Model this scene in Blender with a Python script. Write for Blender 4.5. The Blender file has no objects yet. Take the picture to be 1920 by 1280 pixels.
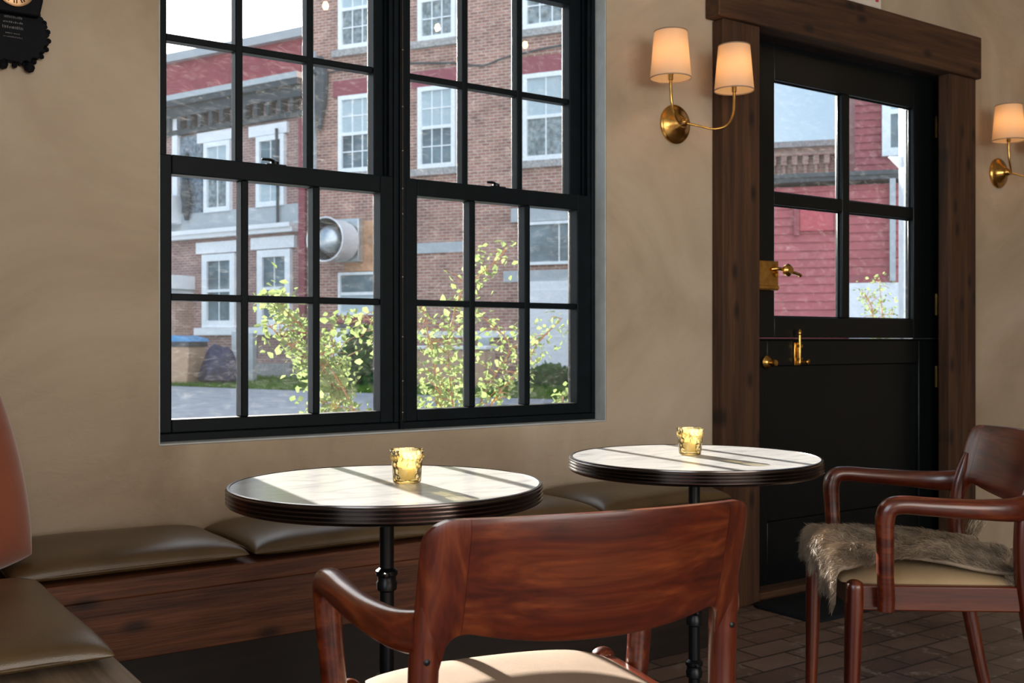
import bpy, math, random
import numpy as np
from mathutils import Vector, Matrix
R = math.radians
SC = bpy.context.scene
COL = SC.collection
random.seed(7)
RNG = np.random.default_rng(7)

# ------------------------------------------------------------------ camera
cam = bpy.data.cameras.new('camera'); camo = bpy.data.objects.new('camera', cam); COL.objects.link(camo)
camo.location = (0, -2.93, 1.025); camo.rotation_euler = (R(90), 0, R(-34.8))
cam.sensor_width = 36; cam.lens = 37.5; cam.clip_end = 300; cam.clip_start = .05
cam.dof.use_dof = True; cam.dof.focus_distance = 2.3; cam.dof.aperture_fstop = 9
SC.camera = camo

# ------------------------------------------------------------------ view, world, sun, daylight
SC.view_settings.view_transform = 'Standard'; SC.view_settings.look = 'None'
SC.view_settings.gamma = 1; SC.view_settings.use_curve_mapping = False
SC.view_settings.exposure = 0.0
SC.cycles.transparent_max_bounces = 24; SC.cycles.max_bounces = 10; SC.cycles.diffuse_bounces = 5
SC.cycles.transmission_bounces = 8
SC.cycles.sample_clamp_indirect = 4.0
SUN_EL = math.atan(.28); SUN_AZ = math.atan(.105)          # the sun stands beyond the window, slightly to the right of its normal
w = bpy.data.worlds.new('sky'); SC.world = w; w.use_nodes = True
nt = w.node_tree; nt.nodes.clear()
SD = Vector((math.sin(SUN_AZ) * math.cos(SUN_EL), math.cos(SUN_AZ) * math.cos(SUN_EL), math.sin(SUN_EL)))
def wn(t, **k):
    x = nt.nodes.new(t)
    for a, v in k.items():
        if a.startswith('i_'): x.inputs[int(a[2:])].default_value = v
        else: setattr(x, a, v)
    return x
L_ = nt.links.new
tc = wn('ShaderNodeTexCoord'); nm = wn('ShaderNodeVectorMath', operation='NORMALIZE'); L_(tc.outputs['Generated'], nm.inputs[0])
sp = wn('ShaderNodeSeparateXYZ'); L_(nm.outputs[0], sp.inputs[0])
dt = wn('ShaderNodeVectorMath', operation='DOT_PRODUCT'); L_(nm.outputs[0], dt.inputs[0]); dt.inputs[1].default_value = SD
mxx = wn('ShaderNodeMath', operation='MAXIMUM', i_1=0.0); L_(dt.outputs['Value'], mxx.inputs[0])
pw = wn('ShaderNodeMath', operation='POWER', i_1=10.0); L_(mxx.outputs[0], pw.inputs[0])
gm = wn('ShaderNodeMath', operation='MULTIPLY', i_1=5.5); L_(pw.outputs[0], gm.inputs[0])            # haze round the sun
zz = wn('ShaderNodeMapRange', i_1=.0, i_2=.75); L_(sp.outputs[2], zz.inputs[0])
gr = wn('ShaderNodeValToRGB'); e_ = gr.color_ramp.elements; e_[0].color = (.50, .70, .84, 1); e_[1].color = (.15, .31, .58, 1)
q_ = gr.color_ramp.elements.new(.30); q_.color = (.33, .54, .77, 1); L_(zz.outputs[0], gr.inputs[0])
bk = wn('ShaderNodeMapRange', interpolation_type='SMOOTHSTEP', i_1=.1, i_2=-.5, i_3=0.0, i_4=1.0); L_(sp.outputs[1], bk.inputs[0])   # bright cloud added in the unseen sky behind the camera, lights the facades
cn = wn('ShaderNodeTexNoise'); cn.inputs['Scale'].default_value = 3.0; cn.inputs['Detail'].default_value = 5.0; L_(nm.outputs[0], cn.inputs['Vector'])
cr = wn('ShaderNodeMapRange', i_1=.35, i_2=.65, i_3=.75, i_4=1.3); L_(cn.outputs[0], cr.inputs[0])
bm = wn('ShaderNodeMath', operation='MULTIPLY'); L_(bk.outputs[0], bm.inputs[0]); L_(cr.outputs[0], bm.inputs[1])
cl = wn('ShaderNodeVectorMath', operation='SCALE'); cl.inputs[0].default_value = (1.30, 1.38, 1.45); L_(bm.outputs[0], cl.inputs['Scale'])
gl_ = wn('ShaderNodeVectorMath', operation='SCALE'); gl_.inputs[0].default_value = (1.0, .97, .90); L_(gm.outputs[0], gl_.inputs['Scale'])
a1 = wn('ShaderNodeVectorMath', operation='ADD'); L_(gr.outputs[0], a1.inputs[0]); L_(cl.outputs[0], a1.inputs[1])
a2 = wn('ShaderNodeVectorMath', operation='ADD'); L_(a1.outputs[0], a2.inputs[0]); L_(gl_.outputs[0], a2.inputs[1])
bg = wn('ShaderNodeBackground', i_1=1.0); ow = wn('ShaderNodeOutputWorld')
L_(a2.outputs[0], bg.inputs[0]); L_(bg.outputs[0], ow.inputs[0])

def light(name, kind, loc, energy, color, rot=(0, 0, 0), size=None, size_y=None, radius=None):
    l = bpy.data.lights.new(name, kind); l.energy = energy; l.color = color
    if kind == 'AREA':
        l.shape = 'RECTANGLE'; l.size = size; l.size_y = size_y or size
    if kind == 'POINT' and radius: l.shadow_soft_size = radius
    o = bpy.data.objects.new(name, l); COL.objects.link(o); o.location = loc; o.rotation_euler = rot
    return o
sd = Vector((math.sin(SUN_AZ) * math.cos(SUN_EL), math.cos(SUN_AZ) * math.cos(SUN_EL), math.sin(SUN_EL)))
sun = light('sun', 'SUN', (3, 20, 8), 26.0, (1, .92, .81))
sun.rotation_euler = sd.to_track_quat('Z', 'Y').to_euler(); sun.data.angle = R(.6)
# daylight of the other windows of the room, behind the camera
light('daylight_rear_window', 'AREA', (.85, -7.4, 1.7), 125, (1, .86, .70), (R(90), 0, 0), 4.2, 1.9)
light('daylight_street_window', 'AREA', (-1.35, -3.2, 1.6), 44, (.84, .93, 1), (0, R(-90), 0), 1.6, 2.2)

# ------------------------------------------------------------------ materials
def mat(name):
    m = bpy.data.materials.new(name); m.use_nodes = True; n = m.node_tree; n.nodes.clear()
    out = n.nodes.new('ShaderNodeOutputMaterial'); b = n.nodes.new('ShaderNodeBsdfPrincipled')
    n.links.new(b.outputs[0], out.inputs[0]); return m, n, b, out
def nd(n, t, **k):
    x = n.nodes.new(t)
    for a, v in k.items():
        if a.startswith('i_'):
            key = a[2:]; key = int(key) if key.isdigit() else key.replace('_', ' ')
            x.inputs[key].default_value = v
        else: setattr(x, a, v)
    return x
def ramp(n, stops):
    r = n.nodes.new('ShaderNodeValToRGB'); e = r.color_ramp.elements
    e[0].position, e[0].color = stops[0][0], (*stops[0][1], 1); e[1].position, e[1].color = stops[-1][0], (*stops[-1][1], 1)
    for p, c in stops[1:-1]:
        q = e.new(p); q.color = (*c, 1)
    return r
def coords(n, scale=(1, 1, 1), rot=(0, 0, 0)):
    tc = n.nodes.new('ShaderNodeTexCoord'); mp = n.nodes.new('ShaderNodeMapping')
    mp.inputs['Scale'].default_value = scale; mp.inputs['Rotation'].default_value = rot
    n.links.new(tc.outputs['Object'], mp.inputs[0]); return mp.outputs[0]
def bump(n, b, src, strength=.3, dist=.01):
    bp = nd(n, 'ShaderNodeBump', i_Strength=strength, i_Distance=dist)
    n.links.new(src, bp.inputs['Height']); n.links.new(bp.outputs[0], b.inputs['Normal']); return bp
def plain(name, c, rough=.5, metal=0, spec=.5, coat=0, noise=0, nscale=20):
    m, n, b, o = mat(name)
    b.inputs['Base Color'].default_value = (*c, 1); b.inputs['Roughness'].default_value = rough
    b.inputs['Metallic'].default_value = metal; b.inputs['Specular IOR Level'].default_value = spec
    b.inputs['Coat Weight'].default_value = coat
    v = coords(n); t = nd(n, 'ShaderNodeTexNoise', i_Scale=nscale, i_Detail=4.0); n.links.new(v, t.inputs['Vector'])
    k = noise if noise else .08
    r = ramp(n, [(.3, tuple(x * (1 - k) for x in c)), (.7, tuple(min(1, x * (1 + k)) for x in c))])
    n.links.new(t.outputs[0], r.inputs[0]); n.links.new(r.outputs[0], b.inputs['Base Color'])
    return m
def plaster():
    m, n, b, o = mat('lime_plaster')
    v = coords(n)
    a = nd(n, 'ShaderNodeTexNoise', i_Scale=1.6, i_Detail=5.0, i_Roughness=.6, i_Distortion=.9); n.links.new(v, a.inputs['Vector'])
    r = ramp(n, [(.28, (.35, .27, .188)), (.5, (.475, .378, .274)), (.72, (.585, .485, .37))]); n.links.new(a.outputs[0], r.inputs[0])
    n.links.new(r.outputs[0], b.inputs['Base Color']); b.inputs['Roughness'].default_value = .62
    v2 = coords(n, (5, 5, 9)); c = nd(n, 'ShaderNodeTexNoise', i_Scale=2.2, i_Detail=6.0, i_Distortion=1.2); n.links.new(v2, c.inputs['Vector'])
    bump(n, b, c.outputs[0], .25, .012); return m
def wood(name, c1, c2, c3, axis=0, s=1.0, rough=.3, coat=.3, knots=False, bmp=.1):
    """grain runs along the given axis"""
    m, n, b, o = mat(name)
    sc = [16 * s] * 3; sc[axis] = .9 * s
    v = coords(n, tuple(sc))
    a = nd(n, 'ShaderNodeTexNoise', i_Scale=1.5, i_Detail=7.0, i_Roughness=.62, i_Distortion=.8); n.links.new(v, a.inputs['Vector'])
    r = ramp(n, [(.3, c1), (.5, c2), (.72, c3)]); n.links.new(a.outputs[0], r.inputs[0])
    fs = [120 * s] * 3; fs[axis] = 5 * s
    v2 = coords(n, tuple(fs)); f = nd(n, 'ShaderNodeTexNoise', i_Scale=1.0, i_Detail=3.0); n.links.new(v2, f.inputs['Vector'])
    fr = ramp(n, [(.35, (.62, .62, .62)), (.6, (1, 1, 1))]); n.links.new(f.outputs[0], fr.inputs[0])
    mx = nd(n, 'ShaderNodeMixRGB', blend_type='MULTIPLY', i_0=.75); n.links.new(r.outputs[0], mx.inputs[1]); n.links.new(fr.outputs[0], mx.inputs[2])
    src = mx.outputs[0]
    if knots:
        ks = [7.] * 3; ks[axis] = 3.2
        v3 = coords(n, tuple(ks), (R(90), 0, 0)); k = nd(n, 'ShaderNodeTexVoronoi', voronoi_dimensions='2D', i_Scale=1.0, i_Randomness=1.0); n.links.new(v3, k.inputs['Vector'])
        kr = ramp(n, [(.04, (.10, .07, .05)), (.15, (1, 1, 1))]); n.links.new(k.outputs['Distance'], kr.inputs[0])
        m2 = nd(n, 'ShaderNodeMixRGB', blend_type='MULTIPLY', i_0=.85); n.links.new(src, m2.inputs[1]); n.links.new(kr.outputs[0], m2.inputs[2]); src = m2.outputs[0]
    n.links.new(src, b.inputs['Base Color']); b.inputs['Roughness'].default_value = rough
    b.inputs['Coat Weight'].default_value = coat; b.inputs['Coat Roughness'].default_value = .18
    bump(n, b, f.outputs[0], bmp, .003); return m
def brick(name, c1, c2, mortar, bw=.21, bh=.07, plane='XZ', rough=.9, var=.5, ms=.012, patch=None):
    m, n, b, o = mat(name)
    tc = n.nodes.new('ShaderNodeTexCoord'); sp = n.nodes.new('ShaderNodeSeparateXYZ'); cb = n.nodes.new('ShaderNodeCombineXYZ')
    n.links.new(tc.outputs['Object'], sp.inputs[0])
    if plane == 'XZ':
        ad = nd(n, 'ShaderNodeMath', operation='ADD'); n.links.new(sp.outputs[0], ad.inputs[0]); n.links.new(sp.outputs[1], ad.inputs[1])
        n.links.new(ad.outputs[0], cb.inputs[0]); n.links.new(sp.outputs[2], cb.inputs[1])
    else:
        n.links.new(sp.outputs[0], cb.inputs[0]); n.links.new(sp.outputs[1], cb.inputs[1])
    t = nd(n, 'ShaderNodeTexBrick', i_Scale=1.0); t.inputs['Brick Width'].default_value = bw; t.inputs['Row Height'].default_value = bh
    t.inputs['Mortar Size'].default_value = ms; t.inputs['Mortar Smooth'].default_value = .3; t.inputs['Bias'].default_value = 0
    t.inputs['Color1'].default_value = (*c1, 1); t.inputs['Color2'].default_value = (*c2, 1); t.inputs['Mortar'].default_value = (*mortar, 1)
    n.links.new(cb.outputs[0], t.inputs['Vector'])
    v = coords(n); a = nd(n, 'ShaderNodeTexNoise', i_Scale=1.1, i_Detail=8.0, i_Roughness=.72); n.links.new(v, a.inputs['Vector'])
    r = ramp(n, [(.3, (1 - var,) * 3), (.5, (1, 1, 1)), (.75, (1 + var * .8, 1 + var * .75, 1 + var * .7))]); n.links.new(a.outputs[0], r.inputs[0])
    mx = nd(n, 'ShaderNodeMixRGB', blend_type='MULTIPLY', i_0=1.0); n.links.new(t.outputs[0], mx.inputs[1]); n.links.new(r.outputs[0], mx.inputs[2])
    src = mx.outputs[0]
    if patch:
        q = nd(n, 'ShaderNodeTexNoise', i_Scale=9.0, i_Detail=5.0, i_Roughness=.75); n.links.new(v, q.inputs['Vector'])
        qr = ramp(n, [(.57, (0, 0, 0)), (.68, (1, 1, 1))]); n.links.new(q.outputs[0], qr.inputs[0])
        pm = nd(n, 'ShaderNodeMixRGB'); n.links.new(qr.outputs[0], pm.inputs[0]); n.links.new(src, pm.inputs[1]); pm.inputs[2].default_value = (*patch, 1); src = pm.outputs[0]
    n.links.new(src, b.inputs['Base Color']); b.inputs['Roughness'].default_value = rough
    bump(n, b, t.outputs['Fac'], -.4, .006); return m
def leather():
    m, n, b, o = mat('olive_brown_leather')
    v = coords(n); a = nd(n, 'ShaderNodeTexNoise', i_Scale=6.0, i_Detail=4.0); n.links.new(v, a.inputs['Vector'])
    r = ramp(n, [(.3, (.075, .045, .017)), (.7, (.135, .085, .036))]); n.links.new(a.outputs[0], r.inputs[0]); n.links.new(r.outputs[0], b.inputs['Base Color'])
    b.inputs['Roughness'].default_value = .36; b.inputs['Specular IOR Level'].default_value = .6
    g = nd(n, 'ShaderNodeTexVoronoi', i_Scale=420.0); n.links.new(v, g.inputs['Vector']); bump(n, b, g.outputs['Distance'], .12, .002); return m
def fabric(name, c, scale=500, rough=.95, sheen=0, c2=None):
    m, n, b, o = mat(name)
    v = coords(n, (1, 1, 1)); a = nd(n, 'ShaderNodeTexNoise', i_Scale=7.0, i_Detail=6.0); n.links.new(v, a.inputs['Vector'])
    c2 = c2 or tuple(x * .8 for x in c); r = ramp(n, [(.35, c2), (.65, c)]); n.links.new(a.outputs[0], r.inputs[0]); n.links.new(r.outputs[0], b.inputs['Base Color'])
    b.inputs['Roughness'].default_value = rough; b.inputs['Sheen Weight'].default_value = sheen; b.inputs['Specular IOR Level'].default_value = .2
    g = nd(n, 'ShaderNodeTexNoise', i_Scale=float(scale), i_Detail=2.0); n.links.new(v, g.inputs['Vector']); bump(n, b, g.outputs[0], .35, .002); return m
def glass_pane(name, tint=(1, 1, 1), dust=.05, gloss=.09, dscale=(11, 11, 26)):
    """thin window glass: straight-through light, a weak mirror, and dust that catches light"""
    m, n, b, o = mat(name); n.nodes.remove(b)
    tr = nd(n, 'ShaderNodeBsdfTransparent', i_Color=(*tint, 1)); gl = nd(n, 'ShaderNodeBsdfGlossy', i_Roughness=.01)
    fc = nd(n, 'ShaderNodeLayerWeight', i_Blend=.5); p5 = nd(n, 'ShaderNodeMath', operation='POWER', i_1=5.0); n.links.new(fc.outputs['Facing'], p5.inputs[0])
    lw = nd(n, 'ShaderNodeMath', operation='MULTIPLY_ADD', i_1=.95, i_2=.035); n.links.new(p5.outputs[0], lw.inputs[0])
    mx = nd(n, 'ShaderNodeMixShader'); n.links.new(lw.outputs[0], mx.inputs[0]); n.links.new(tr.outputs[0], mx.inputs[1]); n.links.new(gl.outputs[0], mx.inputs[2])
    tl = nd(n, 'ShaderNodeBsdfTranslucent', i_Color=(.9, .9, .9, 1))
    v = coords(n, dscale); a = nd(n, 'ShaderNodeTexNoise', i_Scale=2.0, i_Detail=9.0, i_Roughness=.8, i_Distortion=.6); n.links.new(v, a.inputs['Vector'])
    r = ramp(n, [(.50, (dust * .12,) * 3), (.62, (dust * .5,) * 3), (.78, (min(1, dust * 3),) * 3)]); n.links.new(a.outputs[0], r.inputs[0])
    m2 = nd(n, 'ShaderNodeMixShader'); n.links.new(r.outputs[0], m2.inputs[0]); n.links.new(mx.outputs[0], m2.inputs[1]); n.links.new(tl.outputs[0], m2.inputs[2])
    n.links.new(m2.outputs[0], o.inputs[0]); return m
def leafmat(name, c, t, noise=.35):
    m, n, b, o = mat(name); n.nodes.remove(b)
    g = nd(n, 'ShaderNodeObjectInfo'); v = coords(n); a = nd(n, 'ShaderNodeTexNoise', i_Scale=9.0, i_Detail=3.0); n.links.new(v, a.inputs['Vector'])
    r = ramp(n, [(.35, tuple(x * (1 - noise) for x in c)), (.65, c)]); n.links.new(a.outputs[0], r.inputs[0])
    r2 = ramp(n, [(.35, tuple(x * (1 - noise) for x in t)), (.65, t)]); n.links.new(a.outputs[0], r2.inputs[0])
    d = nd(n, 'ShaderNodeBsdfDiffuse'); tl = nd(n, 'ShaderNodeBsdfTranslucent'); n.links.new(r.outputs[0], d.inputs[0]); n.links.new(r2.outputs[0], tl.inputs[0])
    mx = nd(n, 'ShaderNodeMixShader', i_0=.5); n.links.new(d.outputs[0], mx.inputs[1]); n.links.new(tl.outputs[0], mx.inputs[2]); n.links.new(mx.outputs[0], o.inputs[0]); return m
def emit(name, c, s):
    m, n, b, o = mat(name); b.inputs['Base Color'].default_value = (*c, 1)
    b.inputs['Emission Color'].default_value = (*c, 1); b.inputs['Emission Strength'].default_value = s; return m

M = {}
M['plaster'] = plaster()
M['black_paint'] = plain('black_satin_paint', (.004, .008, .011), .5, spec=.16, noise=.2)
M['door_paint'] = plain('black_gloss_paint', (.004, .006, .007), .30, spec=.30, noise=.2)
M['rustic'] = wood('rough_sawn_brown_timber', (.028, .011, .004), (.066, .027, .010), (.110, .049, .020), 2, .8, .8, 0, True, bmp=.5)
M['rustic_x'] = wood('rough_sawn_brown_lintel', (.028, .011, .004), (.066, .027, .010), (.110, .049, .020), 0, .8, .8, 0, True, bmp=.5)
M['bench_wood'] = wood('reclaimed_pine_boards', (.055, .015, .005), (.13, .039, .014), (.22, .080, .032), 0, 1.5, .6, 0, True, bmp=.4)
M['bench_wood_y'] = wood('reclaimed_pine_boards_side', (.13, .09, .06), (.25, .18, .125), (.36, .28, .20), 1, .7, .6, 0, False, bmp=.4)
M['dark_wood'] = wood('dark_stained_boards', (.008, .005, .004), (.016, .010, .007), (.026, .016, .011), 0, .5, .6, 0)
W1, W2, W3 = (.036, .0036, .001), (.092, .0115, .0025), (.205, .043, .009)
M['teak_x'] = wood('polished_red_teak_across', W1, W2, W3, 0, 1.1, .30, .28)
M['teak_y'] = wood('polished_red_teak_along', W1, W2, W3, 1, 1.1, .28, .4)
M['teak_z'] = wood('polished_red_teak_upright', W1, W2, W3, 2, 1.1, .30, .28)
M['leather'] = leather()
M['velvet'] = fabric('rust_velvet', (.30, .085, .042), 300, .9, .6)
M['linen'] = fabric('oatmeal_linen', (.33, .245, .18), 700, .95)
M['tan_linen'] = fabric('tan_linen', (.42, .29, .16), 700, .95)
M['brass'] = plain('aged_brass', (.62, .36, .10), .22, 1, noise=.3, nscale=30)
M['dark_metal'] = plain('black_iron', (.012, .014, .016), .35, .6)
M['bronze_edge'] = plain('dark_bronze_ribbed_edge', (.10, .085, .08), .2, 1)
M['ceiling'] = plain('white_ceiling_paint', (.55, .52, .46), .9)
M['floor'] = brick('worn_brick_pavers', (.13, .085, .068), (.21, .15, .125), (.06, .045, .038), .22, .11, 'XY', .40, .6, .006, patch=(.36, .31, .27))
M['white_paint'] = plain('weathered_white_paint', (.80, .82, .84), .6)
M['window_white'] = plain('white_window_frame', (.82, .86, .88), .5)
M['asphalt'] = plain('grey_asphalt', (.33, .35, .37), .9, noise=.2, nscale=3)
M['brick_big'] = brick('weathered_red_brick', (.40, .19, .14), (.25, .11, .085), (.46, .36, .31), .215, .075, 'XZ', .9, .45, .013, patch=(.55, .40, .32))
M['brick_left'] = brick('pale_red_brick', (.33, .18, .155), (.25, .13, .115), (.38, .31, .29), .215, .075, 'XZ', .9, .35, .013)
M['brick_tan'] = brick('salmon_brick', (.44, .27, .21), (.36, .21, .17), (.45, .36, .30), .215, .075, 'XZ', .9, .3, .013)
M['maroon'] = plain('maroon_paint', (.27, .065, .085), .7)
M['red_siding'] = plain('faded_red_clapboard', (.42, .095, .11), .75, noise=.15, nscale=1.5)
M['red_siding_dark'] = plain('red_clapboard', (.31, .065, .08), .75, noise=.15, nscale=1.5)
M['grey_trim'] = plain('grey_painted_trim', (.42, .46, .48), .7)
M['slate'] = plain('blue_grey_slate', (.16, .21, .25), .7, noise=.5, nscale=12)
M['shutter'] = plain('bright_red_shutter', (.50, .07, .09), .6)
M['dark_trim'] = plain('charcoal_trim', (.045, .06, .068), .6)
M['stone'] = plain('grey_stone', (.36, .35, .34), .9, noise=.3)
M['far_glass'] = plain('bluish_window_glass', (.10, .15, .17), .08, 0, .8, noise=.5, nscale=1.5)
M['blind'] = plain('pale_window_blind', (.42, .52, .56), .5)
M['curtain'] = plain('grey_lace_curtain', (.22, .27, .28), .8, noise=.5, nscale=10)
M['galv'] = plain('galvanised_steel', (.55, .60, .62), .35, .7)
M['rusty'] = plain('rusty_plate', (.50, .27, .15), .8, noise=.4, nscale=3)
M['pane'] = glass_pane('dusty_window_glass', dust=.022)
M['door_pane'] = glass_pane('old_door_glass', (.97, .99, 1), dust=.02)

# ------------------------------------------------------------------ mesh helpers
class MB:
    def __init__(s): s.v = []; s.f = []; s.m = []; s.cur = 0
    def add(s, vs, fs):
        o = len(s.v); s.v += [tuple(map(float, q)) for q in vs]; s.f += [tuple(i + o for i in f) for f in fs]; s.m += [s.cur] * len(fs); return s
    def box(s, x0, x1, y0, y1, z0, z1):
        vs = [(x, y, z) for x in (x0, x1) for y in (y0, y1) for z in (z0, z1)]
        return s.add(vs, [(0, 1, 3, 2), (4, 6, 7, 5), (0, 4, 5, 1), (2, 3, 7, 6), (0, 2, 6, 4), (1, 5, 7, 3)])
    def lathe(s, prof, c=(0, 0, 0), n=32, axis='Z', caps=True):
        vs = []; k = len(prof)
        for i in range(n):
            a = 2 * math.pi * i / n; ca, sa = math.cos(a), math.sin(a)
            for r, h in prof:
                if axis == 'Z': p = (r * ca, r * sa, h)
                elif axis == 'Y': p = (r * ca, h, r * sa)
                else: p = (h, r * ca, r * sa)
                vs.append((p[0] + c[0], p[1] + c[1], p[2] + c[2]))
        fs = [(i * k + j, ((i + 1) % n) * k + j, ((i + 1) % n) * k + j + 1, i * k + j + 1) for i in range(n) for j in range(k - 1)]
        if caps:
            fs.append(tuple(i * k for i in range(n))[::-1]); fs.append(tuple(i * k + k - 1 for i in range(n)))
        return s.add(vs, fs)
    def sweep(s, pts, rad, n=14, res=6, side=None, square=2.0, caps=True):
        """pts: control points; rad: (half width, half height) or radius per point; side: reference sideways vector"""
        P = [np.array(p, float) for p in pts]; Q = [np.array((r, r) if np.isscalar(r) else r, float) for r in rad]
        A = []; B = []
        if res > 1 and len(P) > 2:
            for i in range(len(P) - 1):
                p0 = P[max(i - 1, 0)]; p1 = P[i]; p2 = P[i + 1]; p3 = P[min(i + 2, len(P) - 1)]
                for k in range(res):
                    t = k / res; A.append(.5 * ((2 * p1) + (-p0 + p2) * t + (2 * p0 - 5 * p1 + 4 * p2 - p3) * t * t + (-p0 + 3 * p1 - 3 * p2 + p3) * t ** 3))
                    B.append(Q[i] * (1 - t) + Q[i + 1] * t)
            A.append(P[-1]); B.append(Q[-1])
        else: A, B = P, Q
        vs = []; ref = np.array(side if side is not None else (1, 0, 0), float)
        m = len(A)
        for i in range(m):
            tg = A[min(i + 1, m - 1)] - A[max(i - 1, 0)]; tg = tg / (np.linalg.norm(tg) + 1e-9)
            sx = ref - tg * (ref @ tg)
            if np.linalg.norm(sx) < 1e-3: sx = np.cross(tg, (0, 1, .1))
            sx /= np.linalg.norm(sx)
            if side is None: ref = sx
            sy = np.cross(tg, sx)
            for k in range(n):
                a = 2 * math.pi * k / n; c, d = math.cos(a), math.sin(a)
                c = math.copysign(abs(c) ** (2 / square), c); d = math.copysign(abs(d) ** (2 / square), d)
                vs.append(A[i] + sx * c * B[i][0] + sy * d * B[i][1])
        fs = [(i * n + k, i * n + (k + 1) % n, (i + 1) * n + (k + 1) % n, (i + 1) * n + k) for i in range(m - 1) for k in range(n)]
        if caps: fs += [tuple(range(n))[::-1], tuple((m - 1) * n + k for k in range(n))]
        return s.add(vs, fs)
    def prism(s, poly, y0, y1):
        """polygon in XZ extruded along Y"""
        k = len(poly); vs = [(x, y0, z) for x, z in poly] + [(x, y1, z) for x, z in poly]
        fs = [tuple(range(k)), tuple(range(k, 2 * k))[::-1]] + [(i, i + k, (i + 1) % k + k, (i + 1) % k) for i in range(k)]
        return s.add(vs, fs)
    def build(s, name, mats, parent=None, bevel=0, smooth=True, seg=2, ang=38):
        me = bpy.data.meshes.new(name); me.from_pydata(s.v, [], s.f)
        ms = mats if isinstance(mats, list) else [mats]
        for m in ms: me.materials.append(M[m] if isinstance(m, str) else m)
        if len(ms) > 1: me.polygons.foreach_set('material_index', s.m)
        me.validate(); me.update()
        if smooth:
            me.polygons.foreach_set('use_smooth', [True] * len(me.polygons)); me.set_sharp_from_angle(angle=R(ang))
        o = bpy.data.objects.new(name, me); COL.objects.link(o)
        if parent: o.parent = parent
        if bevel:
            b = o.modifiers.new('bevel', 'BEVEL'); b.width = bevel; b.segments = seg; b.limit_method = 'ANGLE'; b.angle_limit = R(50)
        return o
def box(name, m, parent, x0, x1, y0, y1, z0, z1, bevel=0):
    return MB().box(x0, x1, y0, y1, z0, z1).build(name, m, parent, bevel)
def thing(name, label, cat, loc=(0, 0, 0), rz=0, group=None):
    o = bpy.data.objects.new(name, None); COL.objects.link(o); o.location = loc; o.rotation_euler = (0, 0, rz)
    o.empty_display_size = .1
    return tag(o, label, cat, group)
def tag(o, label, cat, group=None, kind=None):
    o['label'] = label; o['category'] = cat
    if group: o['group'] = group
    if kind: o['kind'] = kind
    return o
def struct(o, label=None):
    o['kind'] = 'structure'
    if label: o['label'] = label
    return o
def copy_tree(o, parent=None):
    kids = list(o.children); c = o.copy(); COL.objects.link(c)
    if parent: c.parent = parent
    for k in kids: copy_tree(k, c)
    return c
def text_mesh(name, body, size, m, parent, loc, rot, extrude=.002):
    cu = bpy.data.curves.new(name, 'FONT'); cu.body = body; cu.size = size; cu.extrude = extrude; cu.align_x = 'CENTER'
    t = bpy.data.objects.new(name, cu); COL.objects.link(t); bpy.context.view_layer.update()
    me = bpy.data.meshes.new_from_object(t.evaluated_get(bpy.context.evaluated_depsgraph_get())); bpy.data.objects.remove(t)
    me.materials.clear(); me.materials.append(M[m]); o = bpy.data.objects.new(name, me); COL.objects.link(o)
    o.parent = parent; o.location = loc; o.rotation_euler = rot; return o

# ------------------------------------------------------------------ room shell
WX0, WX1, WZ0, WZ1 = .866, 2.446, .740, 2.36      # window opening
DX0, DX1, DZ1 = 3.15, 4.55, 2.27                  # door opening
XL, XR, YB, ZC = -1.5, 7.0, -7.6, 2.85
LX = .068                                         # inner face of the short wall at the left bench
b = MB()
b.box(LX - .12, WX0, 0, .2, -.02, ZC); b.box(WX0, WX1, 0, .2, -.02, WZ0); b.box(WX0, WX1, 0, .2, WZ1, ZC)
b.box(WX1, DX0, 0, .2, -.02, ZC); b.box(DX0, DX1, 0, .2, DZ1, ZC); b.box(DX1, XR + .12, 0, .2, -.02, ZC)
struct(b.build('wall_back', 'plaster', smooth=False), 'mottled beige lime plaster wall with the window and door')
b = MB(); b.box(LX - .12, LX, -1.55, 0, -.02, ZC); b.box(XL - .12, LX, -1.67, -1.55, -.02, ZC)
b.box(XL - .12, XL, -2.0, -1.67, -.02, ZC); b.box(XL - .12, XL, YB, -4.4, -.02, ZC); b.box(XL - .12, XL, -4.4, -2.0, -.02, .5); b.box(XL - .12, XL, -4.4, -2.0, 2.7, ZC)
struct(b.build('wall_left', 'plaster', smooth=False), 'beige plaster side wall beside the left bench')
struct(box('wall_right', 'plaster', None, XR, XR + .12, YB, 0, -.02, ZC), 'beige plaster wall at the far right')
b = MB(); b.box(XL, -1.3, YB - .12, YB, -.02, ZC); b.box(3.0, XR, YB - .12, YB, -.02, ZC); b.box(-1.3, 3.0, YB - .12, YB, -.02, .7); b.box(-1.3, 3.0, YB - .12, YB, 2.7, ZC)
struct(b.build('wall_front', 'plaster', smooth=False), 'beige plaster wall behind the camera')
struct(box('floor', 'floor', None, XL, XR, YB, .2, -.06, 0), 'dark worn brick paver floor')
struct(box('ceiling', 'ceiling', None, XL - .12, XR + .12, YB - .12, .2, ZC, ZC + .1), 'pale ceiling')

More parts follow.
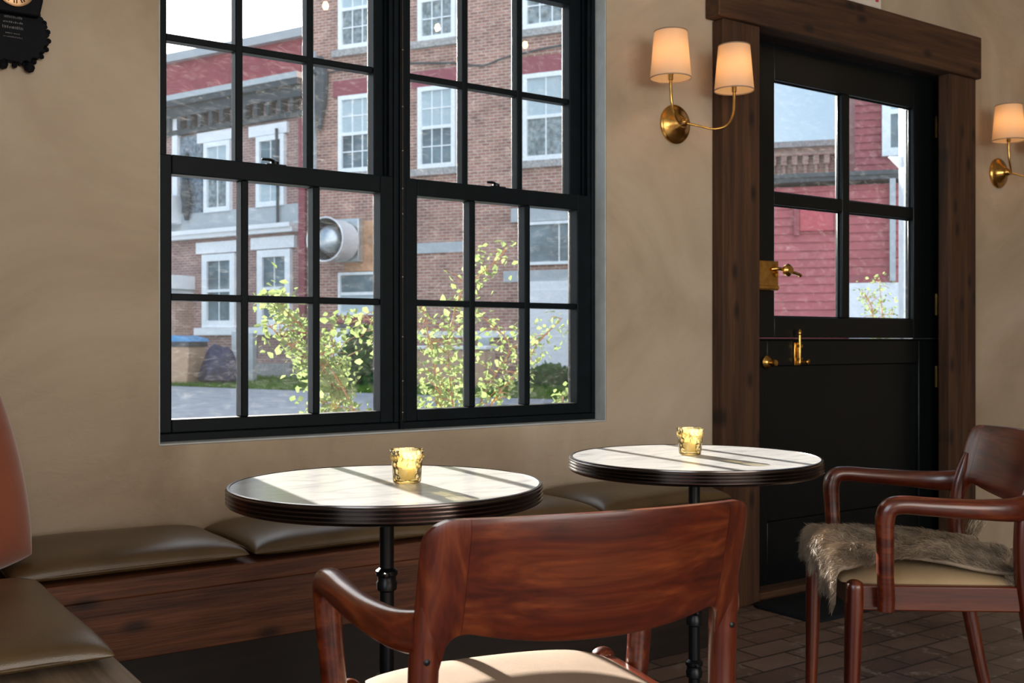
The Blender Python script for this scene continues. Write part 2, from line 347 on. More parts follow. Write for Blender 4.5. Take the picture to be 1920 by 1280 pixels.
# ------------------------------------------------------------------ double window
PW = .204; MU = .0225
def sash(parent, name, x0, g0, g1, x1, zb0, zg0, zg1, zt, yf, yg, handles=False):
    """x0..x1 sash, g0..g1 glass, bottom rail zb0..zg0, glass zg0..zg1, top rail ..zt"""
    b = MB()
    b.box(x0, g0, yf, yg + .015, zb0, zt); b.box(g1, x1, yf, yg + .015, zb0, zt)
    b.box(g0, g1, yf, yg + .015, zb0, zg0); b.box(g0, g1, yf, yg + .015, zg1, zt)
    s = b.build(name, 'black_paint', parent, .003)
    m = MB(); w = (g1 - g0 - 2 * MU) / 3; zm = (zg0 + zg1) / 2
    for i in (1, 2):
        xx = g0 + i * w + (i - 1) * MU
        m.box(xx, xx + MU, yf + .006, yg + .012, zg0, zg1)
    m.box(g0, g1, yf + .007, yg + .011, zm - .010, zm + .010)
    m.build('muntins', 'black_paint', s, .003)
    box('glass_panes', 'pane', s, g0, g1, yg, yg + .002, zg0, zg1)
    return s
def window(name, x0, x1, lab, lock_x):
    wn = bpy.data.objects.new(name, None); COL.objects.link(wn); struct(wn, lab)
    wn.location = (0, 0, 0)
    g0, g1 = x0 + .054, x0 + .709
    yo = .058
    f = MB()
    f.box(x0, x1, yo, .2, WZ0, WZ0 + .028)                                   # sill
    f.box(x0, x1, yo, .2, WZ1 - .05, WZ1)
    f.box(x0, x0 + .012, yo, .2, WZ0 + .028, WZ1 - .05); f.box(x1 - .018, x1, yo, .2, WZ0 + .028, WZ1 - .05)
    f.build('window_frame', 'black_paint', wn, .003)
    t = MB()                                                                   # jamb tracks beside the upper sash
    for xx in (x1 - .030, x0 + .012):
        t.box(xx, xx + .012, .066, .072, 1.50, WZ1 - .05); t.box(xx - .003 if xx > x0 + .1 else xx, xx + .012, .092, .099, 1.50, WZ1 - .05)
    t.build('sash_track', 'black_paint', wn, .001)
    sash(wn, 'lower_sash', x0 + .012, g0, g1, x1 - .018, WZ0 + .029, .806, 1.494, 1.548, .062, .100)
    sash(wn, 'upper_sash', x0 + .012, g0, g1, x1 - .018, 1.50, 1.543, 2.237, WZ1 - .051, .108, .140)
    k = MB(); lx = lock_x
    k.box(lx - .03, lx + .03, .070, .100, 1.548, 1.552); k.lathe([(.012, 0), (.012, .008), (.006, .012)], (lx, .085, 1.552), 16)
    k.sweep([(lx, .085, 1.560), (lx - .02, .078, 1.564), (lx - .045, .072, 1.562)], [.005, .005, .004], 8, 4)
    k.build('sash_lock', 'dark_metal', wn, .001)
    return wn
window('window_1', WX0 + .001, 1.640, 'left black double-hung window with six panes in each sash', 1.235)
window('window_2', 1.655, WX1 - .001, 'right black double-hung window with six panes in each sash', 2.03)
mu = box('trim_1', 'black_paint', None, 1.6405, 1.6545, .052, .2, WZ0, WZ1, .003); struct(mu, 'narrow black post between the two windows')
M['reveal'] = plain('pale_grey_reveal_paint', (.50, .54, .54), .6)
b = MB(); b.box(WX0 + .001, WX1 - .001, .001, .0575, WZ0 + .0005, WZ0 + .006); b.box(WX1 - .005, WX1 - .0005, .001, .0575, WZ0 + .006, WZ1 - .005); b.box(WX0 + .0005, WX0 + .005, .001, .0575, WZ0 + .006, WZ1 - .005); b.box(WX0 + .001, WX1 - .001, .001, .0575, WZ1 - .005, WZ1 - .0005)
struct(b.build('trim_7', 'reveal', None, .001), 'pale grey painted lining of the window recess')
# thin wire with knots down the post
b = MB(); b.sweep([(1.6475, .0485, z) for z in (2.34, 1.9, 1.4, 1.0, .775)], [.0008] * 5, 6, 1)
for z in (2.30, 2.13, 1.95, 1.77, 1.63, 1.51, 1.43, 1.23, 1.04, .90, .80): b.lathe([(.0005, -.003), (.003, -.0015), (.003, .0015), (.0005, .003)], (1.6475, .0485, z), 8)
M['wire'] = plain('dull_wire', (.25, .20, .16), .4, .8)
tag(b.build('wire', 'wire'), 'thin knotted wire running down the black post between the windows', 'wire')

# ------------------------------------------------------------------ door casing and dutch door
struct(box('trim_2', 'rustic', None, 2.972, 3.176, -.06, -.0005, 0, 2.256, .006), 'rough dark brown timber post left of the door')
struct(box('trim_3', 'rustic', None, 4.437, 4.65, -.06, -.0005, 0, 2.256, .006), 'rough dark brown timber post right of the door')
struct(box('trim_4', 'rustic_x', None, 2.935, 4.672, -.075, -.0005, 2.257, 2.452, .006), 'rough dark brown timber lintel over the door')
b = MB(); b.box(DX0, 3.176, 0, .2, 0, 2.256); b.box(4.53, DX1, .0, .2, 0, 2.256); b.box(DX0, DX1, 0, .2, 2.256, DZ1)
struct(b.build('trim_5', 'dark_wood', None, .003), 'dark door jamb lining')
struct(box('trim_6', 'rustic_x', None, 3.177, 4.529, -.03, .2, 0, .03, .004), 'worn timber door threshold')
dr = bpy.data.objects.new('door_1', None); COL.objects.link(dr); dr.location = (0, 0, 0)
struct(dr, 'black dutch door with four glass panes in its upper leaf')
y0, y1 = .05, .095; gy = .078
def leafbox(b, *a): b.box(*a)
GX0, GX1, GZ0, GZ1 = 3.383, 4.325, 1.126, 2.10
b = MB()
b.box(3.18, GX0, y0, y1, 1.040, 2.250); b.box(GX1, 4.525, y0, y1, 1.040, 2.250)
b.box(GX0, GX1, y0, y1, 1.040, GZ0); b.box(GX0, GX1, y0, y1, GZ1, 2.250)
up = b.build('upper_leaf', 'door_paint', dr, .003)
b = MB(); b.box(3.818, 3.868, y0 + .002, y1 - .004, GZ0, GZ1); b.box(GX0, GX1, y0 + .003, y1 - .005, 1.588, 1.640)
b.build('muntins', 'door_paint', up, .004)
box('glass_panes', 'door_pane', up, GX0, GX1, gy, gy + .003, GZ0, GZ1)
b = MB()                                                                         # putty beads round the panes, seen from inside
for (xa, xb) in ((GX0, 3.818), (3.868, GX1)):
    for (za, zb) in ((GZ0, 1.588), (1.640, GZ1)):
        b.box(xa, xa + .006, gy - .008, gy - .0005, za, zb); b.box(xb - .006, xb, gy - .008, gy - .0005, za, zb)
        b.box(xa + .006, xb - .006, gy - .008, gy - .0005, za, za + .006); b.box(xa + .006, xb - .006, gy - .008, gy - .0005, zb - .006, zb)
b.build('glazing_bead', 'door_paint', up, .002)
b = MB()
b.box(3.18, 3.34, y0, y1, .032, 1.030); b.box(4.365, 4.525, y0, y1, .032, 1.030)
b.box(3.34, 4.365, y0, y1, .925, 1.030); b.box(3.34, 4.365, y0, y1, .032, .285)
b.box(3.34, 4.365, y0 + .016, y1 - .012, .285, .925)
lo = b.build('lower_leaf', 'door_paint', dr, .003)
b = MB(); b.box(3.18, 4.525, y0 - .012, y1, 1.030, 1.0385); b.build('ledge', 'door_paint', lo, .003)
for z in (2.034, 1.199, .860):
    h = MB(); h.lathe([(.001, -.053), (.006, -.050), (.006, .050), (.001, .053)], (4.529, .040, z), 12); h.box(4.500, 4.529, .046, .0495, z - .05, z + .05)
    h.build('hinge', 'brass', up if z > 1.03 else lo)
# rim lock
lk = MB(); lk.box(3.20, 3.374, .020, .0495, 1.232, 1.352); lk.box(3.20, 3.374, .016, .022, 1.236, 1.252)
lk = lk.build('rim_lock', 'brass', up, .003)
b = MB(); b.lathe([(.006, 0), (.010, -.012), (.024, -.022), (.026, -.034), (.016, -.046), (.001, -.048)], (3.395, .020, 1.315), 20, 'Y')
b.sweep([(3.395, .0, 1.312), (3.43, -.01, 1.306), (3.465, -.008, 1.300), (3.475, -.005, 1.296)], [.009, .007, .007, .009], 10, 4)
b.sweep([(3.33, .02, 1.318), (3.36, .005, 1.320), (3.395, .002, 1.315)], [.008, .008, .008], 10, 4)
b.build('lock_knob', 'brass', lk)
# surface bolt
b = MB(); b.box(3.498, 3.538, .043, .0495, .925, 1.022); b = b.build('surface_bolt', 'brass', lo, .003)
c = MB(); c.sweep([(3.518, .034, .935), (3.518, .034, 1.052)], [.008, .008], 12, 1); c.lathe([(.004, 0), (.009, .006), (.009, .016), (.003, .024)], (3.518, .034, 1.052), 12)
c.box(3.504, 3.532, .028, .044, .945, .957); c.box(3.504, 3.532, .028, .044, 1.000, 1.012)
c.lathe([(.004, 0), (.004, -.014), (.010, -.020), (.011, -.028), (.001, -.034)], (3.545, .036, .940), 14, 'Y'); c.sweep([(3.518, .030, .940), (3.545, .030, .940)], [.005, .005], 8, 1)
c.build('bolt_knob', 'brass', b)
b = MB(); b.lathe([(.026, .0495), (.028, .044), (.020, .036), (.012, .030), (.001, .029)], (3.335, 0, .940), 24, 'Y'); b.lathe([(.012, .0), (.012, -.012), (.016, -.018), (.012, -.026), (.001, -.028)], (3.343, .032, .938), 16, 'Y')
b.build('thumb_turn', 'brass', lo)

# ------------------------------------------------------------------ exit sign, clock
M['sign_white'] = plain('white_sign_plastic', (.75, .68, .60), .4); M['sign_red'] = plain('red_letters', (.65, .05, .06), .4)
t = thing('exit_sign', 'white exit sign with red letters standing above the door lintel', 'exit sign', (3.79, -.03, 2.4545))
box('sign_body', 'sign_white', t, -.165, .165, -.022, .0285, 0, .19, .012)
text_mesh('sign_letters', 'EXIT', .17, 'sign_red', t, (0, -.024, .033), (R(90), 0, 0))

M['clock_black'] = plain('black_carved_wood', (.005, .006, .009), .6, spec=.12); M['dial'] = plain('copper_clock_dial', (.55, .33, .17), .35, .5, noise=.25)
M['engraved'] = plain('grey_engraved_lettering', (.16, .16, .17), .5)
t = thing('wall_clock', 'black ornate wall clock with a copper dial and scalloped lower plaque', 'clock', (.497, 0, 1.78))
b = MB(); b.prism([(-.058, .06), (-.066, .10), (-.07, .30), (0, .38), (.07, .30), (.066, .10), (.058, .06)], -.055, -.002); b.build('clock_case', 'clock_black', t, .004)
poly = []
for i in range(120):
    a = 2 * math.pi * i / 120; th = .079 + .0075 * (1 if math.sin(a * 22) > 0 else 0) * (1 if abs(math.sin(a)) < .98 else 0)
    poly.append((th * math.cos(a) * 1.0, .018 + th * math.sin(a) * .92))
b = MB(); b.prism(poly, -.030, -.002)
for dx in (-.022, .040): b.lathe([(.001, -.014), (.010, -.010), (.014, 0), (.010, .010), (.001, .014)], (dx, -.018, -.062), 14)
for i in range(22):
    a = 2 * math.pi * (i + .5) / 22 + .07; b.lathe([(.001, -.007), (.006, -.004), (.007, 0), (.006, .004), (.001, .007)], (.086 * math.cos(a), -.016, .018 + .080 * math.sin(a)), 8)
b.build('scalloped_plaque', 'clock_black', t, .002)
b = MB(); b.lathe([(.040, -.055), (.044, -.062), (.040, -.064), (.001, -.0645)], (0, 0, .118), 40, 'Y'); b.build('dial', 'dial', t)
b = MB()
for i in range(12):
    a = 2 * math.pi * i / 12; c, s_ = math.cos(a), math.sin(a)
    for off in (-.003, .003):
        q = [(c * r_ - s_ * o_, .118 + s_ * r_ + c * o_) for r_, o_ in ((.028, off - .001), (.037, off - .001), (.037, off + .001), (.028, off + .001))]
        b.prism(q, -.0665, -.064)
b.prism([(-.001, .118), (.001, .118), (.001, .090), (-.001, .090)], -.068, -.0645); b.prism([(0, .117), (0, .119), (.02, .128), (.021, .126)], -.068, -.0645)
b.build('dial_numerals', 'clock_black', t)
b = MB(); rr = random.Random(3)
for row, (z, w_, h_) in enumerate(((.052, .04, .006), (.040, .045, .0045), (.026, .048, .008), (.013, .034, .003), (.004, .044, .003))):
    x = -w_ / 2
    while x < w_ / 2:
        ww = rr.uniform(.001, .0024); b.box(x, x + ww, -.0312, -.030, z, z + h_ * rr.uniform(.55, 1)); x += ww + rr.uniform(.0012, .0026)
b.build('engraved_lettering', 'engraved', t, smooth=False)

M['string_bulb'] = emit('string_light_bulb', (1, .62, .28), 55)
t = thing('string_lights', 'string of small warm bulbs overhead, mirrored as glowing dots in the window glass', 'string lights', (2.6, -1.4, 2.6))
b = MB(); b.sweep([(-4.0, .6, .10), (-2, .1, .06), (-.46, 0, .055), (.15, 0, .055), (.69, 0, .055), (2.5, .0, .10), (4.2, 0, .1)], [.003] * 7, 6, 5); b.build('cord', 'dark_metal', t)
for bx, bz in ((-.461, 0), (.150, 0), (.691, 0), (-1.6, .01), (1.7, .02), (2.6, .04)):
    b = MB(); b.lathe([(.001, -.020), (.011, -.016), (.016, -.004), (.013, .010), (.008, .020), (.001, .021)], (bx, 0, bz), 14); k_ = b.build('bulb', 'string_bulb', t)
    b = MB(); b.lathe([(.009, .018), (.010, .022), (.010, .045), (.003, .06)], (bx, 0, bz), 12); b.build('socket', 'dark_metal', k_)
# ------------------------------------------------------------------ wall sconces
def shade_mat():
    m, n, b_, o = mat('linen_lamp_shade'); n.nodes.remove(b_)
    d = nd(n, 'ShaderNodeBsdfDiffuse', i_Color=(.80, .66, .50, 1)); tl = nd(n, 'ShaderNodeBsdfTranslucent', i_Color=(.90, .62, .34, 1))
    v = coords(n, (60, 60, 400)); a = nd(n, 'ShaderNodeTexNoise', i_Scale=1.0, i_Detail=2.0); n.links.new(v, a.inputs['Vector'])
    bp = nd(n, 'ShaderNodeBump', i_Strength=.2, i_Distance=.001); n.links.new(a.outputs[0], bp.inputs['Height']); n.links.new(bp.outputs[0], d.inputs['Normal'])
    mx = nd(n, 'ShaderNodeMixShader', i_0=.42); n.links.new(d.outputs[0], mx.inputs[1]); n.links.new(tl.outputs[0], mx.inputs[2]); n.links.new(mx.outputs[0], o.inputs[0]); return m
M['shade'] = shade_mat(); M['bulb'] = emit('warm_bulb', (1, .62, .30), 14)
def sconce(label):
    t = thing('wall_sconce', label, 'wall lamp', group='brass two-arm wall sconces')
    b = MB(); b.lathe([(.073, -.0005), (.073, -.008), (.066, -.016), (.058, -.018), (.050, -.026), (.034, -.034), (.030, -.040), (.020, -.046), (.016, -.058), (.010, -.064), (.001, -.066)], (0, 0, 0), 40, 'Y')
    b.build('backplate', 'brass', t)
    for s_ in (-1, 1):
        a = MB()
        a.sweep([(0, -.058, -.004), (.035 * s_, -.082, -.013), (.085 * s_, -.118, -.026), (.128 * s_, -.142, -.012), (.154 * s_, -.150, .030), (.160 * s_, -.150, .085), (.160 * s_, -.150, .118)],
                [.0045, .0042, .0042, .0045, .005, .0055, .006], 12, 6)
        a.lathe([(.006, 0), (.009, .004), (.009, .020), (.012, .024), (.012, .060), (.001, .062)], (.160 * s_, -.150, .112), 16)
        arm = a.build('arm', 'brass', t)
        u = MB(); u.lathe([(.001, 0), (.008, .004), (.013, .018), (.011, .034), (.003, .050), (.001, .052)], (.160 * s_, -.150, .175), 16); u.build('bulb', 'bulb', arm)
        h = MB(); c = (.160 * s_, -.150, 0)
        h.lathe([(.073, .119), (.0585, .284)], c, 48, caps=False); h.build('lamp_shade', 'shade', t)
        h = MB(); h.lathe([(.0735, .118), (.0735, .122), (.0722, .122), (.0722, .118), (.0735, .118)], c, 48, caps=False); h.build('shade_ring', 'linen', t)
        h = MB(); h.lathe([(.059, .282), (.059, .286), (.0578, .286), (.0578, .282), (.059, .282)], c, 48, caps=False)
        for k in range(3):
            q = 2 * math.pi * k / 3 + .4; h.sweep([(c[0], c[1], .270), (c[0] + .0585 * math.cos(q), c[1] + .0585 * math.sin(q), .283)], [.0012, .0012], 6, 1)
        h.build('shade_ring', 'linen', t)
    return t
s1 = sconce('brass two-arm wall sconce with white shades, left of the door'); s1.location = (2.776, 0, 1.836)
s2 = copy_tree(s1); s2.location = (4.93, 0, 1.847); s2['label'] = 'brass wall sconce right of the door, cut by the picture edge'
for s_, e_ in ((s1, 1), (s2, 1)):
    for k in (-1, 1):
        light('sconce_bulb_light', 'POINT', (s_.location.x + .160 * k, -.150, s_.location.z + .200), 4.2, (1, .56, .25), radius=.014)

# ------------------------------------------------------------------ benches
BT = .482
t = thing('wall_bench', 'long reclaimed wood bench built along the wall under the window', 'bench', (1.7, -.21, 0))
def lb(name, m, x0, x1, y0, y1, z0, z1, bev=.003): return box(name, m, t, x0 - 1.7, x1 - 1.7, y0 + .21, y1 + .21, z0, z1, bev)
lb('seat_board', 'bench_wood', LX + .002, 2.675, -.42, -.002, BT - .045, BT, .004)
lb('apron_board', 'bench_wood', .487, 2.673, -.414, -.392, .291, BT - .0455)
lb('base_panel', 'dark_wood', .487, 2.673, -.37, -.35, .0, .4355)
lb('end_panel', 'bench_wood', 2.650, 2.673, -.349, -.004, .0, BT - .0455)
t = thing('side_bench', 'weathered wooden bench running out of the corner at the left', 'bench', (.28, -.98, 0))
def lb2(name, m, x0, x1, y0, y1, z0, z1, bev=.003): return box(name, m, t, x0 - .28, x1 - .28, y0 + .98, y1 + .98, z0, z1, bev)
lb2('seat_board', 'bench_wood_y', LX + .002, .487, -1.545, -.4205, BT - .045, BT, .004)
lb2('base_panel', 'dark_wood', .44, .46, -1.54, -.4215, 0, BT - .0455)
lb2('apron_board', 'bench_wood', .463, .483, -1.54, -.4215, .291, BT - .0455)

def cushion_mb(w_, d_, h_, n=36, p=5, q=.42, sag=.0, low=.35, wob=.0, seed=0):
    r = np.random.default_rng(seed); ph = r.uniform(0, 6, 4); b = MB(); u = np.linspace(-1, 1, n + 1)
    vs = []; fs = []
    for side in (1, -1):
        for i in range(n + 1):
            for j in range(n + 1):
                x = math.sin(u[i] * math.pi / 2); y = math.sin(u[j] * math.pi / 2)
                k = ((1 - abs(x) ** p) * (1 - abs(y) ** p)); k = max(k, 0) ** q
                inx = 1 - .03 * (1 - abs(y) ** 2) ; iny = 1 - .04 * (1 - abs(x) ** 2)
                hh = (h_ * (1 - low) if side > 0 else h_ * low) * k * (1 + wob * math.sin(3 * x + ph[0]) * math.sin(3 * y + ph[1]))
                vs.append((x * w_ / 2 * inx, y * d_ / 2 * iny, h_ * low + side * hh))
    N = n + 1
    for sgn in (0, 1):
        o = sgn * N * N
        for i in range(n):
            for j in range(n):
                f = (o + i * N + j, o + (i + 1) * N + j, o + (i + 1) * N + j + 1, o + i * N + j + 1); fs.append(f if sgn == 0 else f[::-1])
    b.add(vs, fs)
    return b, [(x * w_ / 2, y * d_ / 2) for x, y in ()]
def piping(b_w, b_d, h, low):
    b = MB(); pts = []
    for i in range(97):
        a = 2 * math.pi * i / 96; c, s_ = math.cos(a), math.sin(a)
        x = math.copysign(abs(c) ** .28, c); y = math.copysign(abs(s_) ** .28, s_)
        x = max(-1, min(1, x)); y = max(-1, min(1, y))
        pts.append((x * b_w / 2 * (1 - .03 * (1 - y * y)), y * b_d / 2 * (1 - .04 * (1 - x * x)), h * low))
    b.sweep(pts, [.0026] * 97, 6, 1, side=(0, 0, 1), caps=False); return b
def seat_cushion(x0, x1, y0, y1, label, seed):
    cx, cy = (x0 + x1) / 2, (y0 + y1) / 2; w_, d_ = x1 - x0, y1 - y0
    t = thing('seat_cushion', label, 'cushion', (cx, cy, BT + .0005), 0, 'olive leather bench cushions')
    b, _ = cushion_mb(w_, d_, .062, 36, 4, .36, low=.30, wob=.05, seed=seed); b.build('cushion_cover', 'leather', t, ang=180)
    piping(w_, d_, .062, .30).build('piping', 'leather', t)
    return t
seat_cushion(.425, .968, -.405, -.012, 'olive leather cushion on the wall bench, next to the rust pillow', 1)
seat_cushion(.983, 1.528, -.405, -.012, 'olive leather cushion on the wall bench behind the nearer round table', 2)
seat_cushion(1.543, 2.088, -.405, -.012, 'olive leather cushion on the wall bench between the two round tables', 3)
seat_cushion(2.103, 2.655, -.405, -.012, 'olive leather cushion at the door end of the wall bench', 4)
seat_cushion(.072, .472, -1.09, -.455, 'olive leather cushion on the side bench at the lower left', 5)
# rust pillow leaning on the short wall
t = thing('throw_pillow', 'rust velvet pillow leaning into the corner where the two benches meet', 'pillow', (.272, -.315, BT), 0)
b, _ = cushion_mb(.38, .50, .20, 36, 2.8, .5, low=.5, wob=.06, seed=9)
b.v = [(x * math.sqrt(1 - .24 * (y / .25) ** 2), y * math.sqrt(1 - .22 * (x / .19) ** 2), z - .10) for x, y, z in b.v]
o = b.build('pillow_cover', 'velvet', t, ang=180)
o.matrix_local = Matrix.Translation((0.012, 0, .252)) @ Matrix.Rotation(R(10), 4, 'Z') @ Matrix.Rotation(R(-8), 4, 'Y') @ Matrix.Rotation(R(76), 4, 'X')

# ------------------------------------------------------------------ tables
def marble():
    m, n, b_, o = mat('white_marble')
    v = coords(n, (1.5, 3, 1), (0, 0, .5)); a = nd(n, 'ShaderNodeTexNoise', i_Scale=3.0, i_Detail=8.0, i_Distortion=2.5, i_Roughness=.6); n.links.new(v, a.inputs['Vector'])
    r = ramp(n, [(.30, (.40, .42, .44)), (.46, (.56, .57, .58)), (.6, (.64, .64, .64))]); n.links.new(a.outputs[0], r.inputs[0]); n.links.new(r.outputs[0], b_.inputs['Base Color'])
    b_.inputs['Roughness'].default_value = .2; return m
M['marble'] = marble()
def table(loc, ztop, label):
    t = thing('cafe_table', label, 'table', loc, 0, 'round marble cafe tables'); RT = .312
    b = MB(); b.lathe([(.001, ztop - .02), (RT - .006, ztop - .02), (RT - .006, ztop), (.001, ztop)], (0, 0, 0), 96, caps=False); b.build('marble_top', 'marble', t)
    pr = [(.05, ztop - .036), (RT - .008, ztop - .036), (RT - .001, ztop - .033)]
    for k in range(4):
        z = ztop - .031 + k * .0075; pr += [(RT + .001, z), (RT + .003, z + .002), (RT + .003, z + .0045), (RT + .0005, z + .0062)]
    pr += [(RT, ztop + .0005), (RT - .005, ztop + .0012), (RT - .0062, ztop - .001)]
    b = MB(); b.lathe(pr, (0, 0, 0), 96, caps=False); b.build('metal_rim', 'bronze_edge', t)
    b = MB(); b.lathe([(.0145, .03), (.0145, ztop - .0365)], (0, 0, 0), 24); b.lathe([(.06, ztop - .05), (.07, ztop - .0365)], (0, 0, 0), 24)
    p = b.build('pole', 'dark_metal', t)
    for z in (.548, .337, .206):
        b = MB(); b.lathe([(.0148, z - .026), (.020, z - .022), (.021, z - .008), (.0185, z - .004), (.0185, z + .004), (.022, z + .008), (.022, z + .016), (.0148, z + .022)], (0, 0, 0), 24)
        b.lathe([(.001, 0), (.006, -.002), (.006, -.010), (.001, -.012)], (-.014, -.020, z + .012), 10, 'Y')
        b.build('collar', 'dark_metal', t)
    b = MB(); b.lathe([(.20, 0), (.20, .008), (.17, .014), (.05, .028), (.025, .04), (.015, .06)], (0, 0, 0), 48); b.build('base', 'dark_metal', t)
    return t
table((1.02, -1.02, 0), .740, 'round marble cafe table nearer the camera, left in front of the window')
t2 = table((1.906, -.990, 0), .736, 'round marble cafe table farther away beside the door')

def amber():
    m, n, b_, o = mat('amber_glass'); n.nodes.remove(b_)
    tr = nd(n, 'ShaderNodeBsdfTransparent', i_Color=(1, .955, .78, 1)); gl = nd(n, 'ShaderNodeBsdfGlossy', i_Roughness=.06, i_Color=(1, .93, .75, 1))
    tl = nd(n, 'ShaderNodeBsdfTranslucent', i_Color=(1, .90, .60, 1))
    v = coords(n); a = nd(n, 'ShaderNodeTexVoronoi', i_Scale=95.0); n.links.new(v, a.inputs['Vector']); bp = nd(n, 'ShaderNodeBump', i_Strength=.5, i_Distance=.003); n.links.new(a.outputs[0], bp.inputs['Height'])
    fr = nd(n, 'ShaderNodeLayerWeight', i_Blend=.35); n.links.new(bp.outputs[0], fr.inputs['Normal']); n.links.new(bp.outputs[0], gl.inputs['Normal'])
    m1 = nd(n, 'ShaderNodeMixShader', i_0=.12); n.links.new(tr.outputs[0], m1.inputs[1]); n.links.new(tl.outputs[0], m1.inputs[2])
    m2 = nd(n, 'ShaderNodeMixShader'); n.links.new(fr.outputs['Fresnel'], m2.inputs[0]); n.links.new(m1.outputs[0], m2.inputs[1]); n.links.new(gl.outputs[0], m2.inputs[2])
    n.links.new(m2.outputs[0], o.inputs[0]); return m
M['amber'] = amber()
m, n, b_, o_ = mat('candle_wax'); b_.inputs['Base Color'].default_value = (.80, .68, .42, 1); b_.inputs['Subsurface Weight'].default_value = .5; b_.inputs['Subsurface Radius'].default_value = (.02, .012, .005); b_.inputs['Roughness'].default_value = .5
M['wax'] = m
def candle(loc, label):
    t = thing('candle_holder', label, 'candle holder', loc, 0, 'amber glass candle holders')
    b = MB(); n_ = 48; prof = [(.0265, .001), (.0285, .004), (.0295, .020), (.0310, .045), (.0335, .063), (.0350, .067), (.0335, .068), (.0318, .062), (.0292, .045), (.0272, .020), (.0255, .009), (.001, .007)]
    b.lathe([(.001, .0006)] + prof, (0, 0, 0), n_, caps=False)
    o = b.build('glass_tumbler', 'amber', t, ang=60)
    b = MB()                                                                    # raised ornament band
    for i in range(18):
        a = 2 * math.pi * i / 18; c, s_ = math.cos(a), math.sin(a)
        b.sweep([(.0316 * c, .0316 * s_, .046), (.0322 * math.cos(a + .12), .0322 * math.sin(a + .12), .052), (.0330 * c, .0330 * s_, .058)], [.0014, .0022, .0014], 6, 3)
    b.build('ornament_band', 'amber', o)
    c = MB(); c.lathe([(.001, .0085), (.0235, .0085), (.0245, .012), (.0245, .030), (.022, .033), (.001, .031)], (0, 0, 0), 32, caps=False); c = c.build('candle', 'wax', t)
    w_ = MB(); w_.sweep([(0, 0, .031), (.001, 0, .037), (.003, 0, .041)], [.0008] * 3, 6, 3); w_.build('wick', 'dark_metal', c)
    return t
candle((1.052, -1.046, .7405), 'amber glass candle holder on the nearer round table')
candle((1.926, -.955, .7365), 'amber glass candle holder on the farther round table')

